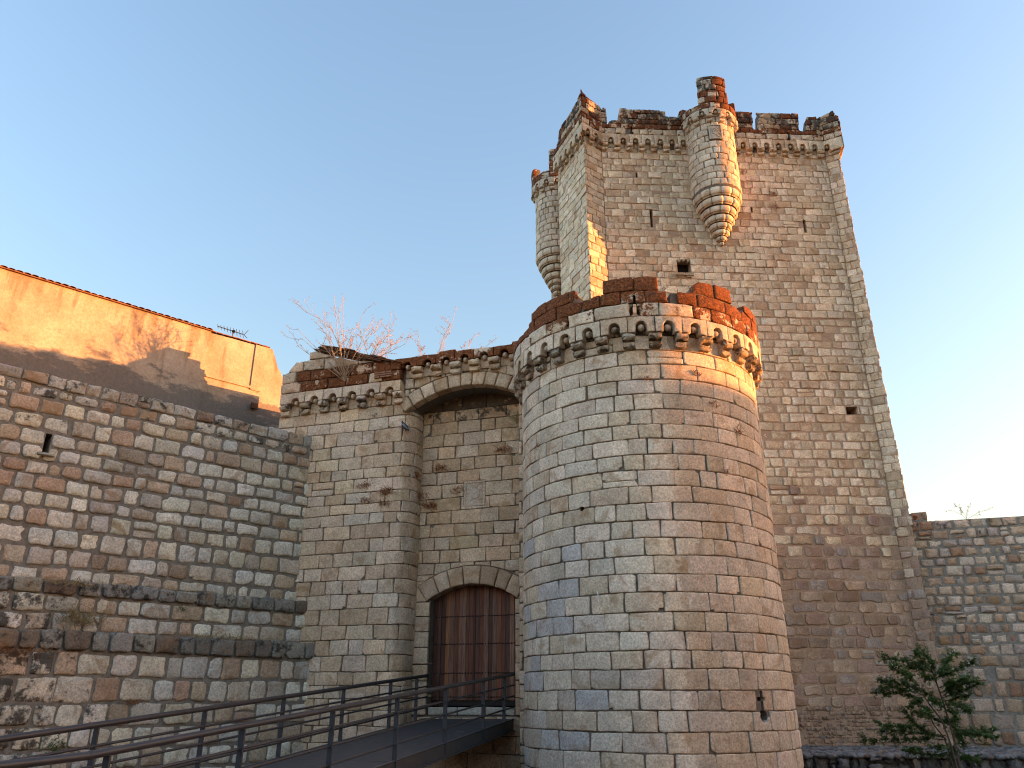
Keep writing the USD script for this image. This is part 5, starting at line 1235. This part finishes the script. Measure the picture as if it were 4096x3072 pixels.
fennel('dried_stalks', 'single pale dry stalk on top of the round tower beside its middle merlon', (3.75, 17.3, 9.75), [(3.98, 17.25, 10.62), (3.9, 17.3, 10.4)], rng, r0=0.008, group='dried stalks on the wall tops')
rng = np.random.default_rng(107)
fennel('dried_stalks', 'wispy pale tops of weeds on the wall right of the keep', (18.4, 31.0, 7.2), [(18.0, 31.0, 7.85), (18.6, 31.0, 7.7), (19.2, 30.8, 7.6), (17.9, 31.1, 7.6)], rng, r0=0.008, group='dried stalks on the wall tops')

def tuft(name, label, c, n, length, mat, rng, cat='weed', group=None, up=(0, 0, 1), out=(0, -1, 0), spread=0.7, droop=0.3, width=0.008, area=(0.12, 0.05)):
    """a bunch of dry blades"""
    mb = MB(); c = np.asarray(c, float); up, out = np.asarray(up, float), np.asarray(out, float)
    sidev = np.cross(up, out)
    for k in range(n):
        o = c + sidev * rng.normal(0, area[0]) + up * rng.normal(0, area[1])
        d = up * rng.uniform(0.2, 1.0) + out * rng.uniform(0.1, 0.8) + sidev * rng.normal(0, spread); d /= np.linalg.norm(d)
        L = length * rng.uniform(0.4, 1.1)
        p1 = o + d * L * 0.55; p2 = o + d * L - np.array([0, 0, 1]) * droop * L * rng.uniform(0.3, 1)
        w = np.cross(d, rng.normal(0, 1, 3)); w = w / np.linalg.norm(w) * width * rng.uniform(0.6, 1.3)
        mb.add([o - w, o + w, p1 + w * 0.8, p1 - w * 0.8, p2], [(0, 1, 2), (0, 2, 3), (3, 2, 4)])
    p = put('/World', name, *mb.get(), mat)
    meta(stage.GetPrimAtPath(p), label, cat, group)

DS = Plane(D0, GAZ)
dp = lambda s, z, d: DS.map(np.array([s]), np.array([z]), np.array([d]))[0]
WS = Path(G0, GAZ, -2.2, 0.45, 90)
wp = lambda s, z, d=0.02: WS.map(np.array([s]), np.array([z]), np.array([d]))[0]
gout = np.array([*dirv(GAZ + 90), 0])
rng = np.random.default_rng(111)
for c, n, L, lab in [
    (wp(-3.25, 6.33), 60, 0.16, 'brown weed strip in the joint left of the recess, upper of two in line'),
    (wp(-2.50, 6.10), 90, 0.26, 'bushy brown weed on the rounded recess corner, above the middle'),
    (wp(-3.15, 5.90), 50, 0.14, 'brown weed strip in the joint left of the recess, lower of two in line'),
    (wp(-2.55, 5.75), 50, 0.20, 'hanging brown weed just below the bushy one on the recess corner'),
    (wp(-1.55, 6.60), 90, 0.30, 'tall brown weed clump in the shaded inner corner of the recess'),
    (wp(-1.3, 6.05), 90, 0.26, 'dark dry weed low in the inner corner of the recess'),
    (dp(-1.40, 5.75, 0.02), 70, 0.36, 'grey dry weed with fanned stems on the recess wall beside its inner corner'),
    (dp(-1.15, 6.9, 0.02), 60, 0.26, 'thin dry weed on the recess wall level with the inner clump'),
    (dp(-0.57, 6.20, 0.02), 50, 0.16, 'brown weed in the joint beside the carved panel'),
    (dp(0.87, 7.30, 0.02), 50, 0.34, 'rusty weed hanging down high on the right of the recess wall'),
    (wp(-3.05, 8.55), 20, 0.10, 'small brown weed in a joint under the left corbels'),
]:
    tuft('weed', lab, c, n, L, 'dry_weed', rng, group='dry weeds in the wall joints', out=gout, droop=0.9 if 'hang' in lab else 0.45)
tuft('grass_tuft', 'pale dry grass tuft where the recess meets the round tower', dp(1.52, 8.0, 0.55), 120, 0.42, 'dry_grass', rng, out=gout, spread=0.9, area=(0.10, 0.1))
cout = np.array([*dirv(137), 0]); CS = Plane((-6.25, 23.07), 47)
cp = lambda s, z, d: CS.map(np.array([s]), np.array([z]), np.array([d]))[0]
for c, n, L, mat, lab, ar in [
    (cp(-5.7, 2.15, 0.40), 170, 0.55, 'dry_grass', 'large yellow dry grass clump on the curtain wall between its two ledges', (0.25, 0.10)),
    (cp(-5.9, 2.95, 0.42), 90, 0.34, 'dry_grass', 'thin dry grass growing on top of the upper ledge', (0.40, 0.02)),
    (cp(-2.4, 1.93, 0.62), 90, 0.30, 'dry_grass', 'dry grass wisps hanging over the lower ledge near its right end', (0.45, 0.02)),
    (cp(-6.9, 1.4, 0.66), 120, 0.30, 'dry_weed', 'reddish dry weeds drooping on the lower ledge at the left edge', (0.35, 0.05)),
    (cp(-5.75, -0.55, 0.62), 110, 0.16, 'leaf', 'green moss cushion on the foot of the curtain wall behind the railing', (0.14, 0.10)),
    (cp(-4.25, 0.36, 0.62), 50, 0.22, 'dry_weed', 'small dry weed hanging from a joint low on the curtain wall', (0.10, 0.02)),
    (cp(-3.35, 2.60, 0.34), 30, 0.12, 'leaf', 'tiny green plant under the upper ledge', (0.05, 0.04)),
]:
    tuft('weed' if mat == 'dry_weed' else 'moss' if 'moss' in lab else 'plant' if mat == 'leaf' else 'grass_tuft', lab, c, n, L, mat, rng, cat='moss' if 'moss' in lab else 'plant' if mat == 'leaf' else 'weed' if mat == 'dry_weed' else 'grass', out=cout, droop=0.7, area=ar)
tower_c, tower_R = np.array((3.5, 20.3)), 3.2
def twp(deg, z, d=0.02): a = math.radians(deg); return np.array([tower_c[0] + (tower_R + d) * math.sin(a), tower_c[1] - (tower_R + d) * math.cos(a), z])
for deg, z, L, lab in [(-5, 7.58, 0.10, 'short brown weed line in an upper joint of the round tower'), (17, 7.75, 0.14, 'brown weed in an upright joint on the lit side of the round tower'), (38, 6.45, 0.16, 'brown weed in a joint right on the round tower below the lit band'),
                       (25, 7.0, 0.12, 'dark brown weed in a joint near the upper right of the round tower'), (27, 5.35, 0.12, 'brown weed at half height on the right of the round tower'), (-62, 6.4, 0.12, 'orange weed at the left edge of the round tower')]:
    a = math.radians(deg)
    tuft('weed', lab, twp(deg, z), 26, L, 'dry_weed', rng, group='dry weeds in the wall joints', out=(math.sin(a), -math.cos(a), 0), area=(0.06, 0.05))
KF = Plane((4.42, 30.92), 87)
for s, z, lab in [(8.35, 23.3, 'upper brown weed on the keep front right of the hanging turret'), (8.3, 22.5, 'lower brown weed on the keep front right of the hanging turret'), (7.0, 24.5, 'faint brown weed on the keep beside the hanging turret')]:
    tuft('weed', lab, KF.map(np.array([s]), np.array([z]), np.array([0.03]))[0], 36, 0.22, 'dry_weed', rng, group='dry weeds in the wall joints', out=(0, -1, 0), droop=0.9, area=(0.08, 0.08))
tuft('root_mat', 'tangle of dry roots in the hole under the end of the footbridge', dp(0.75, -0.75, -0.1), 80, 0.45, 'dry_weed', rng, cat='roots', out=gout, area=(0.25, 0.15))

# ------------------------------------------------------------------ pigeon
def pigeon():
    q = wp(-2.02, 8.06, 0.02)
    t = thing('pigeon', 'dark pigeon perched on the rounded corner of the recess', 'pigeon', loc=q)
    right = np.array([*dirv(GAZ), 0])
    sp = trimesh.creation.icosphere(subdivisions=3)
    def blob(chain):
        m = None
        import manifold3d as mf
        parts = []
        for (a, ra), (b, rb) in zip(chain[:-1], chain[1:]):
            pa = trimesh.creation.icosphere(2).vertices * ra + a; pb = trimesh.creation.icosphere(2).vertices * rb + b
            parts.append(mf.Manifold.hull_points(np.vstack([pa, pb])))
        u = parts[0]
        for p in parts[1:]: u = u + p
        me = u.to_mesh()
        tm = trimesh.Trimesh(np.array(me.vert_properties)[:, :3], np.array(me.tri_verts))
        trimesh.smoothing.filter_taubin(tm, iterations=8)
        return np.array(tm.vertices), np.array(tm.faces)
    B = lambda x, z, d=0.0: right * x + np.array([0, 0, z]) + gout * (0.09 + d)
    body = [(B(-0.075, 0.175), 0.026), (B(-0.055, 0.13), 0.032), (B(-0.02, 0.06), 0.070), (B(0.035, 0.0), 0.074), (B(0.085, -0.055), 0.045), (B(0.15, -0.12), 0.018)]
    put(t, 'body', *blob(body), 'pigeon_dark', True)
    for sg in (-1, 1):
        put(t, 'wing', *blob([(B(-0.01, 0.06, 0.056 * sg), 0.034), (B(0.05, 0.0, 0.064 * sg), 0.036), (B(0.12, -0.075, 0.035 * sg), 0.014)]), 'pigeon_grey', True)
    put(t, 'beak', *tube(np.array([B(-0.098, 0.172), B(-0.125, 0.160)]), np.array([0.008, 0.002]), 6), 'iron')
    for sg in (-1, 1):
        put(t, 'leg', *tube(np.array([B(0.03, -0.05, 0.02 * sg), B(0.02, -0.085, 0.02 * sg - 0.02)]), 0.006, 6), 'clay')
pigeon()

# small twist of white cord caught in a joint of the tower
v, f = tube(np.array([twp(-30.2, 2.66, 0.03), twp(-29.6, 2.58, 0.06), twp(-29.9, 2.48, 0.04), twp(-29.3, 2.44, 0.05)]), 0.010, 5)
p = put('/World', 'cord', v, f, 'petal')
meta(stage.GetPrimAtPath(p), 'small white twist of cord caught on the round tower left of its middle', 'cord')
